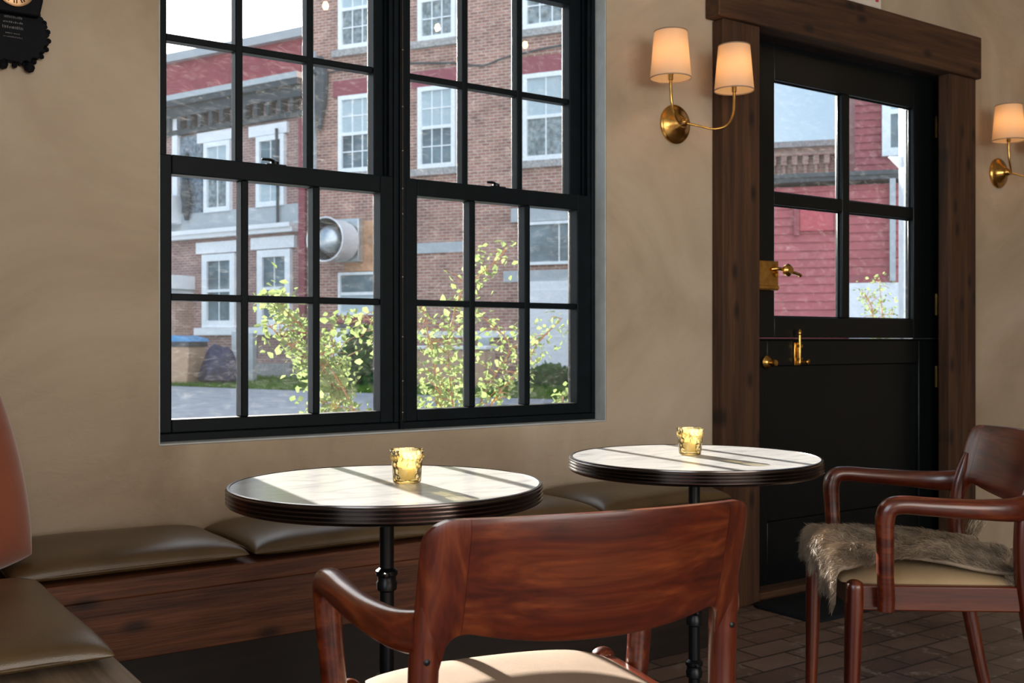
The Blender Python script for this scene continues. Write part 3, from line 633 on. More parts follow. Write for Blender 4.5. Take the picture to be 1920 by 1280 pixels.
# ------------------------------------------------------------------ armchairs
def make_chair(seatmat, label):
    t = thing('armchair', label, 'chair', group='red teak armchairs')
    for s_ in (-1, 1):
        S = lambda *p: [(s_ * x, y, z) for x, y, z in p]
        ar = MB()
        ar.sweep(S((.240, -.200, .640), (.262, -.155, .637), (.280, -.070, .640), (.289, .030, .646), (.291, .092, .650), (.290, .120, .643), (.288, .131, .618), (.284, .130, .560), (.277, .127, .480), (.271, .124, .435), (.2685, .124, .402)),
                 [(.019, .030), (.0195, .027), (.0205, .023), (.021, .0215), (.022, .021), (.023, .022), (.0225, .022), (.021, .020), (.020, .019), (.0190, .0195), (.0180, .019)], 18, 6, side=(s_ * 1, .15, 0), square=2.4)
        ar.build('armrest', 'teak_y', t, ang=60)
        fl = MB()
        fl.sweep(S((.231, .200, 0), (.235, .194, .20), (.238, .189, .40), (.238, .188, .450), (.238, .188, .461), (.238, .188, .466)), [.013, .018, .0215, .021, .015, .003], 18, 4, side=(1, 0, 0), square=2.3)
        fl.build('front_leg', 'teak_z', t, ang=60)
        rl = MB(); vs = [(s_ * x, y, z) for (x, y) in ((.218, -.190), (.239, -.190), (.251, .178), (.228, .178)) for z in (.395, .455)]
        rl.add(vs, [(0, 2, 3, 1), (2, 4, 5, 3), (4, 6, 7, 5), (6, 0, 1, 7), (1, 3, 5, 7), (0, 6, 4, 2)] if s_ > 0 else [(1, 3, 2, 0), (3, 5, 4, 2), (5, 7, 6, 4), (7, 1, 0, 6), (7, 5, 3, 1), (2, 4, 6, 0)])
        rl.build('side_rail', 'teak_y', t, .004)
        pg = MB(); pg.lathe([(.001, -.0235), (.0045, -.022), (.0045, -.015)], (s_ * .238, -.196, .605), 12, 'Y'); pg.build('screw_cap', 'dark_metal', t)
    box('front_rail', 'teak_x', t, -.222, .222, .176, .199, .395, .452, .004)
    box('rear_rail', 'teak_x', t, -.214, .214, -.214, -.192, .395, .452, .004)
    # curved back panel; its outer strips belong to the rear legs
    HALF = .2515
    def pt(x, v, side):
        u = x / HALF; au = abs(u); top = .800 - .004 * u * u
        k = max(0, (abs(x) - (HALF - .040)) / .040); top -= .036 * (1 - math.sqrt(max(0, 1 - min(1, k) ** 2)))
        xi = .214
        bot = .622 + .026 * (abs(x) / xi) ** 2.2
        if abs(x) > .180: k = min(1, (abs(x) - .180) / (xi - .180)); bot -= .036 * (1 - math.sqrt(max(0, 1 - k * k)))
        if abs(x) > xi: bot = .585
        z = bot + (top - bot) * v
        lean = -.206 - (z - .66) * .26
        y = lean - .055 * (1 - min(1, au) ** 2) ** .9
        th = .0125 * (1 - .5 * (abs(2 * v - 1) ** 6)) * (1 - .75 * max(0, (au - .9) / .1) ** 3)
        if abs(x) > .197: th *= min(1, max(.15, (z - .57) / .075))
        return (x, y + side * th, z)
    def panel(xs, name_, m_, into=None):
        b = MB(); NU, NV = len(xs) - 1, 18; vs = []
        for side in (1, -1):
            for x in xs:
                for j in range(NV + 1): vs.append(pt(x, .5 - .5 * math.cos(math.pi * j / NV), side))
        N = NV + 1; K = (NU + 1) * N; fs = []
        for i in range(NU):
            for j in range(NV):
                a = i * N + j; fs.append((a, a + 1, a + N + 1, a + N)); fs.append((K + a, K + a + N, K + a + N + 1, K + a + 1))
            fs.append((i * N, (i + 1) * N, K + (i + 1) * N, K + i * N)); a = i * N + NV; fs.append((a, K + a, K + a + N, a + N))
        for j in range(NV): fs.append((j, K + j, K + j + 1, j + 1)); a = NU * N + j; fs.append((a, a + 1, K + a + 1, K + a))
        b.add(vs, fs)
        return b
    panel(list(np.linspace(-.196, .196, 65)), 'backrest', 'teak_x').build('backrest', 'teak_x', t, ang=60)
    for s_ in (-1, 1):
        xs = sorted([s_ * (.1965 + (HALF - .1965) * math.sin(math.pi / 2 * k / 16)) for k in range(17)])
        up = panel(xs, '', '')
        S = lambda *p: [(s_ * x, y, z) for x, y, z in p]
        up.sweep(S((.222, -.285, 0), (.226, -.240, .22), (.232, -.205, .42), (.236, -.194, .52), (.2355, -.197, .60), (.234, -.203, .64), (.233, -.212, .68), (.232, -.222, .72)),
                 [(.013, .014), (.017, .018), (.020, .021), (.0195, .019), (.020, .020), (.019, .019), (.017, .014), (.010, .006)], 18, 5, side=(1, 0, 0), square=2.5)
        up.build('rear_leg', 'teak_z', t, ang=60)
    # upholstered seat: trapezoid, domed
    b = MB(); n_ = 28; vs = []
    for side in (1, 0):
        for i in range(n_ + 1):
            for j in range(n_ + 1):
                u = math.sin((-1 + 2 * i / n_) * math.pi / 2); v = math.sin((-1 + 2 * j / n_) * math.pi / 2)
                y = -.195 + (v + 1) / 2 * .405 + (.018 * (1 - u * u) if v > 0 else 0) * v; wd = .216 + .012 * (v + 1) / 2
                if v > .6: wd -= .024 * (v - .6) / .4
                k = (max(0, (1 - abs(u) ** 5) * (1 - abs(v) ** 5))) ** .45
                z = .452 + (.031 * k * (1 - .25 * (u * u + v * v) / 2) if side else -.006 * k)
                vs.append((u * wd, y, z))
    N = n_ + 1
    fs = [(i * N + j, (i + 1) * N + j, (i + 1) * N + j + 1, i * N + j + 1) for i in range(n_) for j in range(n_)]
    fs += [tuple(q + N * N for q in f[::-1]) for f in fs[:n_ * n_]]
    b.add(vs, fs); b.build('seat', seatmat, t, ang=180)
    return t
ca = make_chair('linen', 'red-brown teak armchair with bare linen seat, seen from behind at the nearer table')
ca.location = (.982, -1.556, 0); ca.rotation_euler = (0, 0, R(-11.7))
cb = copy_tree(ca); cb.location = (2.39, -1.266, 0); cb.rotation_euler = (0, 0, R(50.4))
cb['label'] = 'red-brown teak armchair by the door with a fur throw on its seat'
for c in cb.children:
    if c.name.startswith('seat'):
        c.data = c.data.copy(); c.data.materials[0] = M['tan_linen']

# ------------------------------------------------------------------ fur throw on the right chair
def fur_mat():
    m, n, b_, o = mat('grey_brown_fur')
    v = coords(n); a = nd(n, 'ShaderNodeTexNoise', i_Scale=12.0, i_Detail=5.0); n.links.new(v, a.inputs['Vector'])
    r = ramp(n, [(.33, (.12, .088, .060)), (.5, (.26, .195, .135)), (.68, (.42, .32, .22))]); n.links.new(a.outputs[0], r.inputs[0]); n.links.new(r.outputs[0], b_.inputs['Base Color'])
    b_.inputs['Roughness'].default_value = .6; b_.inputs['Specular IOR Level'].default_value = .35; return m
M['fur'] = fur_mat()
def fur():
    b = MB(); nu, nv = 44, 60
    def drape(x, s):
        edge = .200; r_ = .024
        dome = .046 * max(0, (1 - (x / .245) ** 4))
        fold = .020 * math.exp(-((x + .02) / .05) ** 2) + .010 * math.sin(x * 40 + s * 9)
        z0 = .466 + dome + .010 + fold * .6
        if s < edge: return np.array((x, s, z0 - .03 * max(0, (-s - .05) / .2)))
        q = s - edge
        if q < r_ * 1.4: a = q / r_; return np.array((x, edge + r_ * math.sin(a), z0 - r_ * (1 - math.cos(a))))
        a = 1.4; return np.array((x - .02 * (q - r_ * 1.4), edge + r_ * math.sin(a) + .05 * (q - r_ * 1.4) + .006 * math.sin(x * 45), z0 - r_ * (1 - math.cos(a)) - (q - r_ * 1.4)))
    def smax(x):  # how far the hide reaches forward (unrolled)
        return .282 + .034 * min(1, max(0, (.18 - x) / .31)) ** 1.4 + .007 * math.sin(x * 60)
    def smin(x): return -.215 + .02 * math.sin(x * 30)
    def xlo(v): return -.190 - .018 * math.sin(v * 9 + .6) * (v < .7) - .026 * min(1, max(0, (v - .62) / .16))
    def xhi(v): return .205 + .015 * math.sin(v * 11 + 1)
    def pos(u, v):
        x = xlo(v) * (1 - u) + xhi(v) * u; s = smin(x) * (1 - v) + smax(x) * v; return drape(x, s)
    G = [[pos(i / nu, j / nv) for j in range(nv + 1)] for i in range(nu + 1)]
    vs = [G[i][j] for i in range(nu + 1) for j in range(nv + 1)]; N = nv + 1
    low = [g - np.array((0, 0, .008)) for g in vs]
    fs = [(i * N + j, (i + 1) * N + j, (i + 1) * N + j + 1, i * N + j + 1) for i in range(nu) for j in range(nv)]
    K = len(vs); fs += [tuple(q + K for q in f[::-1]) for f in list(fs)]
    for i in range(nu): fs += [(i * N, K + i * N, K + (i + 1) * N, (i + 1) * N), (i * N + nv, (i + 1) * N + nv, K + (i + 1) * N + nv, K + i * N + nv)]
    for j in range(nv): fs += [(j, j + 1, K + j + 1, K + j), (nu * N + j, K + nu * N + j, K + nu * N + j + 1, nu * N + j + 1)]
    b.add(vs + low, fs)
    rng = np.random.default_rng(5); V = []; F = []
    def hair(p, nrm, flow, L, wd):
        d1 = nrm * .45 + flow * .8 + rng.normal(0, .16, 3); d1 /= np.linalg.norm(d1)
        d2 = nrm * .15 + flow * 1.0 + rng.normal(0, .22, 3) - np.array((0, 0, .15)); d2 /= np.linalg.norm(d2)
        p1 = p + d1 * L * .5; p2 = p1 + d2 * L * .5
        sd_ = np.cross(d1, rng.normal(0, 1, 3)); sd_ /= np.linalg.norm(sd_) + 1e-9
        o = len(V); V.extend([p - sd_ * wd, p + sd_ * wd, p1 - sd_ * wd * .8, p1 + sd_ * wd * .8, p2]); F.extend([(o, o + 1, o + 3, o + 2), (o + 2, o + 3, o + 4)])
    for k in range(42000):
        u, v = rng.random(), rng.random(); p = pos(u, v); e = .004
        tu = pos(min(1, u + e), v) - pos(max(0, u - e), v); tv = pos(u, min(1, v + e)) - pos(u, max(0, v - e))
        nrm = np.cross(tu, tv); nrm /= np.linalg.norm(nrm) + 1e-9
        tv /= np.linalg.norm(tv) + 1e-9; tu /= np.linalg.norm(tu) + 1e-9
        flow = tv * .8 + tu * (.9 * (u - .5)) + tu * .5 * math.sin(v * 9 + u * 5)
        hair(p - nrm * .002, nrm, flow, rng.uniform(.018, .034) * (1.15 if u < .06 or u > .94 or v > .95 else 1), rng.uniform(.00035, .0007))
    for tx, ty, tz, dx, dy, dz, cnt, ln in ((.135, -.205, .512, .55, -.55, .75, 900, .045), (-.205, -.17, .462, -.2, -.75, -.9, 600, .05)):
        d = np.array((dx, dy, dz)); d /= np.linalg.norm(d)
        for k in range(cnt):
            tt = rng.random(); hair(np.array((tx, ty, tz)) + d * ln * tt + rng.normal(0, .008 * (1 - .6 * tt), 3), d, d, .03, .0007)
    b.add(V, F)
    o = b.build('fur_throw', 'fur', ang=180); o.location = cb.location; o.rotation_euler = cb.rotation_euler
    return tag(o, 'grey-brown fur hide thrown over the seat of the armchair by the door', 'fur throw')
fur()
def tail():
    b = MB(); rng = np.random.default_rng(8)
    b.sweep([(0, 0, .10), (.004, .0, .06), (.0, .004, .02), (.0, .0, 0)], [.018, .014, .010, .004], 10, 4)
    V = []; F = []
    for k in range(1600):
        z = rng.uniform(0, .1); a = rng.uniform(0, 6.28); p = np.array((.012 * math.cos(a), .012 * math.sin(a), z)); d = np.array((math.cos(a) * .25, math.sin(a) * .25, -1)) + rng.normal(0, .1, 3)
        d /= np.linalg.norm(d); sd_ = np.cross(d, rng.normal(0, 1, 3)); sd_ /= np.linalg.norm(sd_); o = len(V); L = rng.uniform(.02, .04)
        V.extend([p - sd_ * .0007, p + sd_ * .0007, p + d * L]); F.append((o, o + 1, o + 2))
    b.add(V, F); return b
# ------------------------------------------------------------------ doormat
def rounded_rect(x0, x1, y0, y1, r, n=8):
    out = []
    for cx, cy, a0 in ((x1 - r, y1 - r, 0), (x0 + r, y1 - r, 90), (x0 + r, y0 + r, 180), (x1 - r, y0 + r, 270)):
        for i in range(n + 1):
            a = R(a0 + 90 * i / n); out.append((cx + r * math.cos(a), cy + r * math.sin(a)))
    return out
pl = rounded_rect(-.55, .55, -.16, .16, .05); k = len(pl)
b = MB(); b.add([(x, y, 0) for x, y in pl] + [(x, y, .010) for x, y in pl] + [(x * .985, y * .96, .013) for x, y in pl],
      [tuple(range(k))[::-1], tuple(range(2 * k, 3 * k))] + [(i + o, (i + 1) % k + o, (i + 1) % k + k + o, i + k + o) for i in range(k) for o in (0, k)])
M['mat_black'] = fabric('black_rubber_mat', (.010, .013, .017), 200, .8)
o = b.build('doormat', 'mat_black'); o.location = (3.66, -.222, .0005); tag(o, 'flat black doormat on the brick floor at the threshold', 'doormat')

# ================================================================== outside
struct(box('ground', 'asphalt', None, -25, 90, .2, 90, -.3, -.02), 'pale grey asphalt yard outside the windows')

def fwin(parent, x0, x1, z0, z1, upper='far_glass', lower='far_glass', grid=(3, 2), fw=.11, y=-.02, rail=True, bars=True):
    """a sash window on a far facade: casing, glass and glazing bars"""
    b = MB(); d = .10
    b.box(x0, x0 + fw, y - d, y + .05, z0, z1); b.box(x1 - fw, x1, y - d, y + .05, z0, z1); b.box(x0 + fw, x1 - fw, y - d, y + .05, z1 - fw, z1); b.box(x0 + fw, x1 - fw, y - d, y + .05, z0, z0 + fw)
    zm = (z0 + z1) / 2
    if rail: b.box(x0 + fw, x1 - fw, y - d + .03, y + .03, zm - .04, zm + .04)
    f = b.build('window', 'window_white', parent, smooth=False)
    ga, gb = (zm + .04, z1 - fw) if rail else (z0 + fw, z1 - fw), (z0 + fw, zm - .04)
    box('pane', upper, f, x0 + fw, x1 - fw, y - .03, y - .02, *ga)
    if rail: box('pane', lower, f, x0 + fw, x1 - fw, y - .025, y - .015, *gb)
    if bars:
        m_ = MB(); cols, rows = grid
        for (a, c) in ((ga, gb) if rail else (ga,)):
            for i in range(1, cols): xx = x0 + fw + (x1 - x0 - 2 * fw) * i / cols; m_.box(xx - .014, xx + .014, y - .055, y - .031, a, c) if False else m_.box(xx - .014, xx + .014, y - .055, y - .031, (ga if a == ga[0] else gb)[0], (ga if a == ga[0] else gb)[1]) if False else None
        for seg in ((ga, gb) if rail else (ga,)):
            for i in range(1, cols): xx = x0 + fw + (x1 - x0 - 2 * fw) * i / cols; m_.box(xx - .014, xx + .014, y - .055, y - .031, seg[0], seg[1])
            for i in range(1, rows): zz = seg[0] + (seg[1] - seg[0]) * i / rows; m_.box(x0 + fw, x1 - fw, y - .052, y - .033, zz - .014, zz + .014)
        if m_.v: m_.build('glazing_bars', 'window_white', f, smooth=False)
    return f

# --- big brick building
t = thing('brick_building', 'large weathered red brick building filling the right part of the window view', 'building', (11.67, 23.06, 0), R(-58.95))
box('wall', 'brick_big', t, 0, 8.7, 0, 3.8, -.05, 15)
for (x0, x1, z0, z1, u, l, g) in ((.88, 2.0, 5.37, 7.35, 'blind', 'far_glass', (3, 2)), (.88, 2.0, 8.55, 10.6, 'blind', 'curtain', (3, 2)), (3.22, 4.27, 5.32, 7.35, 'blind', 'far_glass', (3, 2)),
                                  (6.08, 7.25, 5.32, 7.38, 'blind', 'curtain', (2, 1)), (6.08, 7.25, 8.45, 10.5, 'blind', 'curtain', (3, 2)), (3.22, 4.27, 8.5, 10.5, 'blind', 'curtain', (3, 2)), ):
    fwin(t, x0, x1, z0, z1, u, l, g)
    box('lintel', 'maroon', t, x0 - .2, x1 + .2, -.05, .0, z1, z1 + .42); box('window_sill', 'stone', t, x0 - .2, x1 + .2, -.12, 0, z0 - .17, z0)
fwin(t, .88, 2.15, 1.70, 2.80, 'far_glass', 'blind', (1, 1), .07); box('window_sill', 'maroon', t, .65, 2.4, -.10, 0, 1.50, 1.69)
box('band', 'grey_trim', t, 3.0, 4.6, -.05, 0, 3.22, 3.48)
box('lintel', 'grey_trim', t, 5.75, 8.2, -.06, 0, 3.88, 4.22); fwin(t, 6.0, 8.0, 2.84, 3.86, 'far_glass', 'far_glass', (2, 1), .07, rail=False)
box('lintel', 'grey_trim', t, 5.55, 8.2, -.06, 0, 2.45, 2.72)
b = MB(); b.box(6.10, 8.0, -.10, .0, .22, 2.45); dd = b.build('side_door', 'white_paint', t, smooth=False)
b = MB(); b.box(6.3, 7.8, -.115, -.10, .45, 1.15); b.box(6.3, 7.8, -.115, -.10, 1.35, 2.25); b.build('door_panel', 'white_paint', dd, .01)
b = MB(); b.lathe([(.001, -.17), (.04, -.16), (.05, -.13), (.02, -.10)], (7.35, 0, 1.35), 12, 'Y'); b.build('door_knob', 'dark_metal', dd)
box('band', 'white_paint', t, 2.6, 5.9, -.08, 0, 1.12, 1.28); box('meter_box', 'galv', t, 4.95, 5.25, -.22, 0, .70, 1.12)
box('pipe', 'grey_trim', t, .03, .16, -.14, -.01, 0, 8.6); box('steps', 'stone', t, 5.9, 8.4, -.7, 0, -.02, .20)
b = MB(); b.box(.0, .35, -.2, -.0, 8.0, 8.1); b.sweep([(.3, -.12, 8.4), (.42, -.14, 7.9), (.38, -.12, 7.2), (.3, -.10, 6.5)], [.12, .16, .14, .03], 8, 4); b.build('cable_bundle', 'dark_trim', t)
b = MB(); P_ = [(-.1, -.06, 7.95), (1.2, -.06, 8.05), (2.6, -.07, 8.02), (3.4, -.06, 7.95), (4.3, -.06, 7.85), (5.0, -.07, 7.72), (5.6, -.06, 7.85), (6.6, -.06, 7.95), (8.6, -.06, 8.1)]
b.sweep(P_, [.025] * len(P_), 6, 4); b.build('cable', 'dark_trim', t)
# rusty plate and big round vent
vt = MB(); vt.box(1.08, 1.95, -.10, 0, 2.82, 4.10); vt.build('rusty_plate', 'rusty', t)
vt = MB(); vt.box(.95, 1.65, -.35, -.10, 3.05, 4.15); vp = vt.build('vent_box', 'galv', t, .02)
vx = thing('exhaust_vent', 'big round galvanised exhaust vent on the brick wall', 'vent', t.location + Matrix.Rotation(R(-58.95), 3, 'Z') @ Vector((1.22, -.42, 3.56)), R(-62))
b = MB(); b.lathe([(.50, .02), (.52, -.1), (.54, -.70), (.565, -.74), (.55, -.76), (.525, -.74)], (0, 0, 0), 48, 'Y', caps=False); b.build('duct', 'white_paint', vx)
b = MB(); b.lathe([(.526, -.735), (.50, -.60), (.46, -.25), (.001, -.24)], (0, 0, 0), 48, 'Y', caps=False); b.build('duct_throat', 'dark_trim', vx)  # inner face coloured dark, shade of the duct gap put into its colour
b = MB(); b.lathe([(.001, -.80), (.12, -.79), (.26, -.73), (.36, -.60), (.37, -.45), (.34, -.30)], (.02, 0, 0), 40, 'Y', caps=False); b.build('hood', 'galv', vx)

# --- left brick building
t = thing('brick_building', 'two-storey brick building with grey band, at the left of the window view', 'building', (11.97, 24.07, 0), R(-67.97))
box('wall', 'brick_left', t, -19, 0, 0, 4, -.05, 7.9)  # left end lengthened out of view so its shadow covers the yard
b = MB(); b.box(-19, .05, -.28, .2, 7.65, 8.05); b.box(-19, .05, -.42, .2, 7.95, 8.12); b.box(-19, .05, -.16, 0, 7.15, 7.30)
for i in range(41): b.box(-18.8 + i * .46, -18.66 + i * .46, -.26, 0, 7.30, 7.65)
b.build('cornice', 'dark_trim', t, smooth=False); box('roof_edge', 'grey_trim', t, -19, .06, -.45, .3, 8.12, 8.28)
for (x0, x1, z0, z1, u, l) in ((-4.01, -2.91, 4.77, 6.80, 'blind', 'curtain'), (-1.85, -.76, 4.78, 6.75, 'far_glass', 'blind')):
    fwin(t, x0, x1, z0, z1, u, l, (2, 1), .14); box('lintel', 'white_paint', t, x0 - .3, x1 + .1, -.10, 0, z1 + .02, z1 + .32)
for (x0, x1, z0, z1) in ((-4.08, -2.71, 1.43, 3.55), (-1.80, -.52, 1.43, 3.57)):
    fwin(t, x0, x1, z0, z1, 'far_glass', 'far_glass', (2, 1), .20); box('lintel', 'white_paint', t, x0 - .25, x1 + .15, -.12, 0, z1 + .03, z1 + .36); box('window_sill', 'white_paint', t, x0 - .25, x1 + .15, -.20, 0, z0 - .22, z0 - .01)
box('band', 'grey_trim', t, -7.0, -.26, -.06, 0, 4.12, 4.80); b = MB(); b.box(-7.0, -.26, -.30, -.06, 4.02, 4.22); b.box(-7.0, -.26, -.40, -.30, 4.14, 4.26); b.build('gutter', 'white_paint', t)
box('corner_board', 'maroon', t, -.24, 0, -.08, 0, 0, 7.1); box('slate_patch', 'slate', t, -5.1, -4.15, -.05, 0, 4.3, 7.1)
box('corner_post', 'white_paint', t, -5.35, -5.12, -.15, 0, 4.9, 8.1)
ac = MB(); ac.box(-6.1, -5.0, -.5, -.05, 4.50, 5.35); ac.build('air_conditioner', 'white_paint', t, .03)
b = MB(); b.sweep([(-4.75, -.1, 6.6), (-4.7, -.2, 5.8), (-4.6, -.25, 5.3), (-4.7, -.15, 4.6)], [.05, .09, .16, .06], 8, 4); b.build('conduit', 'dark_trim', t); b = MB(); b.sweep([(-1.0, -.15, 6.9), (-.95, -.16, 5.5), (-.95, -.15, 4.2)], [.04, .04, .04], 8, 1); b.build('conduit', 'dark_trim', t)
box('porch_roof', 'white_paint', t, -7.5, -4.5, -1.1, 0, 2.55, 2.95); box('porch_fascia', 'grey_trim', t, -7.45, -4.55, -1.02, 0, 2.28, 2.54)
box('porch_wall', 'brick_tan', t, -7.4, -4.65, -.6, 0, .95, 2.27); box('porch_base', 'white_paint', t, -7.45, -4.55, -.8, 0, .0, .94)
box('low_wall', 'stone', t, -1.9, -.05, -.6, 0, -.02, .42)
box('basement_window', 'far_glass', t, -2.5, -1.9, -.05, 0, .55, 1.05)

# --- red house behind
t = thing('red_house', 'dark red building with small white windows behind the cornice of the brick building', 'building', (17.33, 36.17, 0), R(-66.1))
box('wall', 'red_siding_dark', t, -24, 3, 0, 8, 0, 13.0); box('roof_edge', 'grey_trim', t, -24, 3.1, -.3, 8.3, 13.0, 13.35)  # also extended unseen to the left, to keep the asphalt in shade
for (x0, x1) in ((-6.95, -5.56), (-4.31, -2.79), (-1.62, -.2), (1.0, 2.4), (-9.6, -8.2)): fwin(t, x0, x1, 9.2, 11.3, 'maroon', 'far_glass', (2, 1), .16)

# --- red clapboard house seen through the door
def siding(x0, x1, z0, z1, pitch=.125, y=0, lip=.028):
    b = MB(); z = z0
    while z < z1:
        zt = min(z + pitch, z1); b.add([(x0, y - lip, z), (x1, y - lip, z), (x1, y, zt), (x0, y, zt), (x0, y, z), (x1, y, z)], [(0, 1, 2, 3), (4, 5, 1, 0)]); z += pitch
    return b
t = thing('clapboard_house', 'faded red clapboard house with a dark eave, seen through the door glass', 'building', (12.37, 7.96, 0), R(-50.83))
bb = siding(-2.2, 3.2, 0, 3.33); bb.box(-2.2, 3.2, .001, 2.6, 0, 3.33); bb.build('wall', 'red_siding', t, smooth=False)
b = MB(); b.box(-2.3, 3.3, -.16, 2.7, 3.38, 3.44); b.box(-2.35, 3.35, -.20, 2.75, 3.44, 3.50); b.build('eave', 'dark_trim', t)
box('shutter', 'shutter', t, .36, .86, -.07, .01, 2.66, 3.05, .01); b = MB(); b.box(.28, .36, -.09, .01, 2.6, 3.12); b.box(.86, .94, -.09, .01, 2.6, 3.12); b.box(.28, .94, -.09, .01, 3.05, 3.12); b.build('shutter_frame', 'red_siding_dark', t)
box('skirt_board', 'red_siding_dark', t, 1.05, 3.2, -.06, -.03, 1.88, 2.0); box('foundation', 'white_paint', t, 1.06, 3.2, -.09, -.03, 0, 1.88)
box('downpipe', 'grey_trim', t, 1.62, 1.70, -.16, -.05, 1.9, 3.4)
# --- brick parapet house behind it
t = thing('brick_parapet_building', 'salmon brick parapet with a row of corbels behind the red clapboard house', 'building', (20.1, 14.76, 0), R(-50.83))
box('wall', 'brick_tan', t, -1.4, 1.9, 0, 4, 0, 5.72); box('coping', 'stone', t, -1.45, 2.0, -.12, 4.1, 5.72, 5.86)
b = MB()
for i in range(13): x = -1.35 + i * .25; b.box(x, x + .13, -.16, 0, 5.28, 5.50); b.box(x + .03, x + .10, -.12, 0, 5.08, 5.28)
b.box(-1.4, 1.9, -.18, 0, 5.50, 5.56)
b.build('corbels', 'brick_tan', t, smooth=False)
t = thing('clapboard_house', 'tall red clapboard house with a white window, right in the door view', 'building', (14.69, 10.0, 0), R(-50.83))
bb = siding(1.36, 5, 2.8, 7.2, .13); bb.box(1.36, 5, .001, 4, 0, 7.2); bb.build('wall', 'red_siding_dark', t, smooth=False)
fwin(t, 1.80, 2.75, 4.22, 5.75, 'blind', 'far_glass', (1, 1), .14, bars=False); box('roof_edge', 'dark_trim', t, 1.25, 5.1, -.2, 4.1, 7.2, 7.35)
# --- white post outside
t = thing('porch_post', 'tall white square post outside the door glass', 'post', (9.63, 3.77, 0), R(-34.8))
box('shaft', 'white_paint', t, -.075, .075, -.075, .075, -.02, 4.6, .01); b = MB(); b.prism([(-.20, 2.93), (-.075, 2.93), (-.075, 2.80)], -.03, .03); b.build('bracket', 'white_paint', t)
# --- long low pale wall (fence) at the yard's edge
t = box('low_fence', 'white_paint', None, 10.2, 12.4, 8.3, 8.4, -.02, 1.3) if False else None

# --- grass
def blades(b, pts, h, w_, rng, lean=.4):
    V = []; F = []
    for p in pts:
        a = rng.uniform(0, 6.28); L = h * rng.uniform(.5, 1.2); sx, sy = math.cos(a) * w_, math.sin(a) * w_; o = len(V)
        V.extend([(p[0] - sx, p[1] - sy, p[2]), (p[0] + sx, p[1] + sy, p[2]), (p[0] + rng.normal(0, lean) * L, p[1] + rng.normal(0, lean) * L, p[2] + L)]); F.append((o, o + 1, o + 2))
    b.add(V, F)
M['grass'] = leafmat('short_green_grass', (.09, .22, .035), (.25, .45, .05)); M['bushgreen'] = leafmat('dark_green_leaves', (.035, .15, .03), (.08, .30, .04))
M['leaf'] = leafmat('young_yellow_green_leaves', (.28, .38, .19), (.26, .36, .13), .4); M['stem'] = plain('reddish_twigs', (.30, .16, .09), .8)
front = [(7.0, 24.0), (7.8, 22.1), (8.9, 19.2), (10.0, 16.4), (10.75, 14.5), (11.38, 12.9), (12.6, 10.5)]
back = [(8.6, 30), (10.9, 25.8), (11.9, 23.6), (12.6, 21.5), (13.6, 19.8), (15.4, 16.8), (17.2, 13.8)]
b = MB(); rng = np.random.default_rng(11)
vs = [(x, y, -.02) for x, y in front] + [(x, y, .05) for x, y in back]
b.add(vs, [(i, i + 1, i + 8, i + 7) for i in range(6)])
pts = []
for k in range(26000):
    i = rng.integers(0, 6); u, v = rng.random(), rng.random() ** 1.4
    f0 = np.array(front[i]) * (1 - u) + np.array(front[i + 1]) * u; k0 = np.array(back[i]) * (1 - u) + np.array(back[i + 1]) * u; q = f0 * (1 - v) + k0 * v; pts.append((q[0], q[1], -.02 + .07 * v))
blades(b, pts, .10, .012, rng)
tag(b.build('grass', 'grass', smooth=False), 'strip of short green grass between the asphalt and the brick buildings', 'grass', kind='stuff')

def leaf_pts(V, F, p, n_, size, rng, fold=.25):
    """one folded pointed leaf"""
    n_ = n_ / (np.linalg.norm(n_) + 1e-9); t_ = rng.normal(0, 1, 3); t_ -= n_ * (t_ @ n_); t_ /= np.linalg.norm(t_) + 1e-9; s_ = np.cross(n_, t_)
    o = len(V); L = size; W_ = size * .36
    V.extend([p, p + t_ * L * .35 + s_ * W_ + n_ * W_ * fold, p + t_ * L * .75 + s_ * W_ * .6 + n_ * W_ * fold * .6, p + t_ * L, p + t_ * L * .75 - s_ * W_ * .6 + n_ * W_ * fold * .6, p + t_ * L * .35 - s_ * W_ + n_ * W_ * fold])
    F.extend([(o, o + 1, o + 2, o + 3), (o, o + 3, o + 4, o + 5)])
def shrub(name, label, branches, seed, lsize=(.018, .044), per=70, spread=.07, mat_='leaf', group=None):
    """branches: polylines of (x, y, z)"""
    rng = np.random.default_rng(seed); r0 = branches[0][0]
    t = thing(name, label, 'shrub', (r0[0], r0[1], -.02), 0, group); O = np.array((r0[0], r0[1], -.02))
    st = MB(); V = []; F = []
    for br in branches:
        P = [np.array(p, float) - O for p in br]; st.sweep(P, np.linspace(.006, .0015, len(P)).tolist(), 6, 4)
        seg = [np.linalg.norm(P[i + 1] - P[i]) for i in range(len(P) - 1)]; tot = sum(seg)
        cnt = int(per * 3.0 * tot / .5)
        for k in range(cnt):
            d = rng.random() * tot; i = 0
            while i < len(seg) - 1 and d > seg[i]: d -= seg[i]; i += 1
            fr = d / seg[i]; c = P[i] * (1 - fr) + P[i + 1] * fr
            if c[2] + O[2] < .45: continue
            off = rng.normal(0, spread, 3) * np.array((1, 1, .8)); p = c + off
            if rng.random() < .12: st.sweep([c, c + off * .6 + (0, 0, .01), p], [.0025, .002, .0012], 5, 2)
            leaf_pts(V, F, p, rng.normal(0, 1, 3) + np.array((0, .3, .9)), rng.uniform(*lsize), rng)
    b = MB(); b.add(V, F); b.build('foliage', mat_, t, smooth=False); st.build('twigs', 'stem', t); return t
Y = 1.2
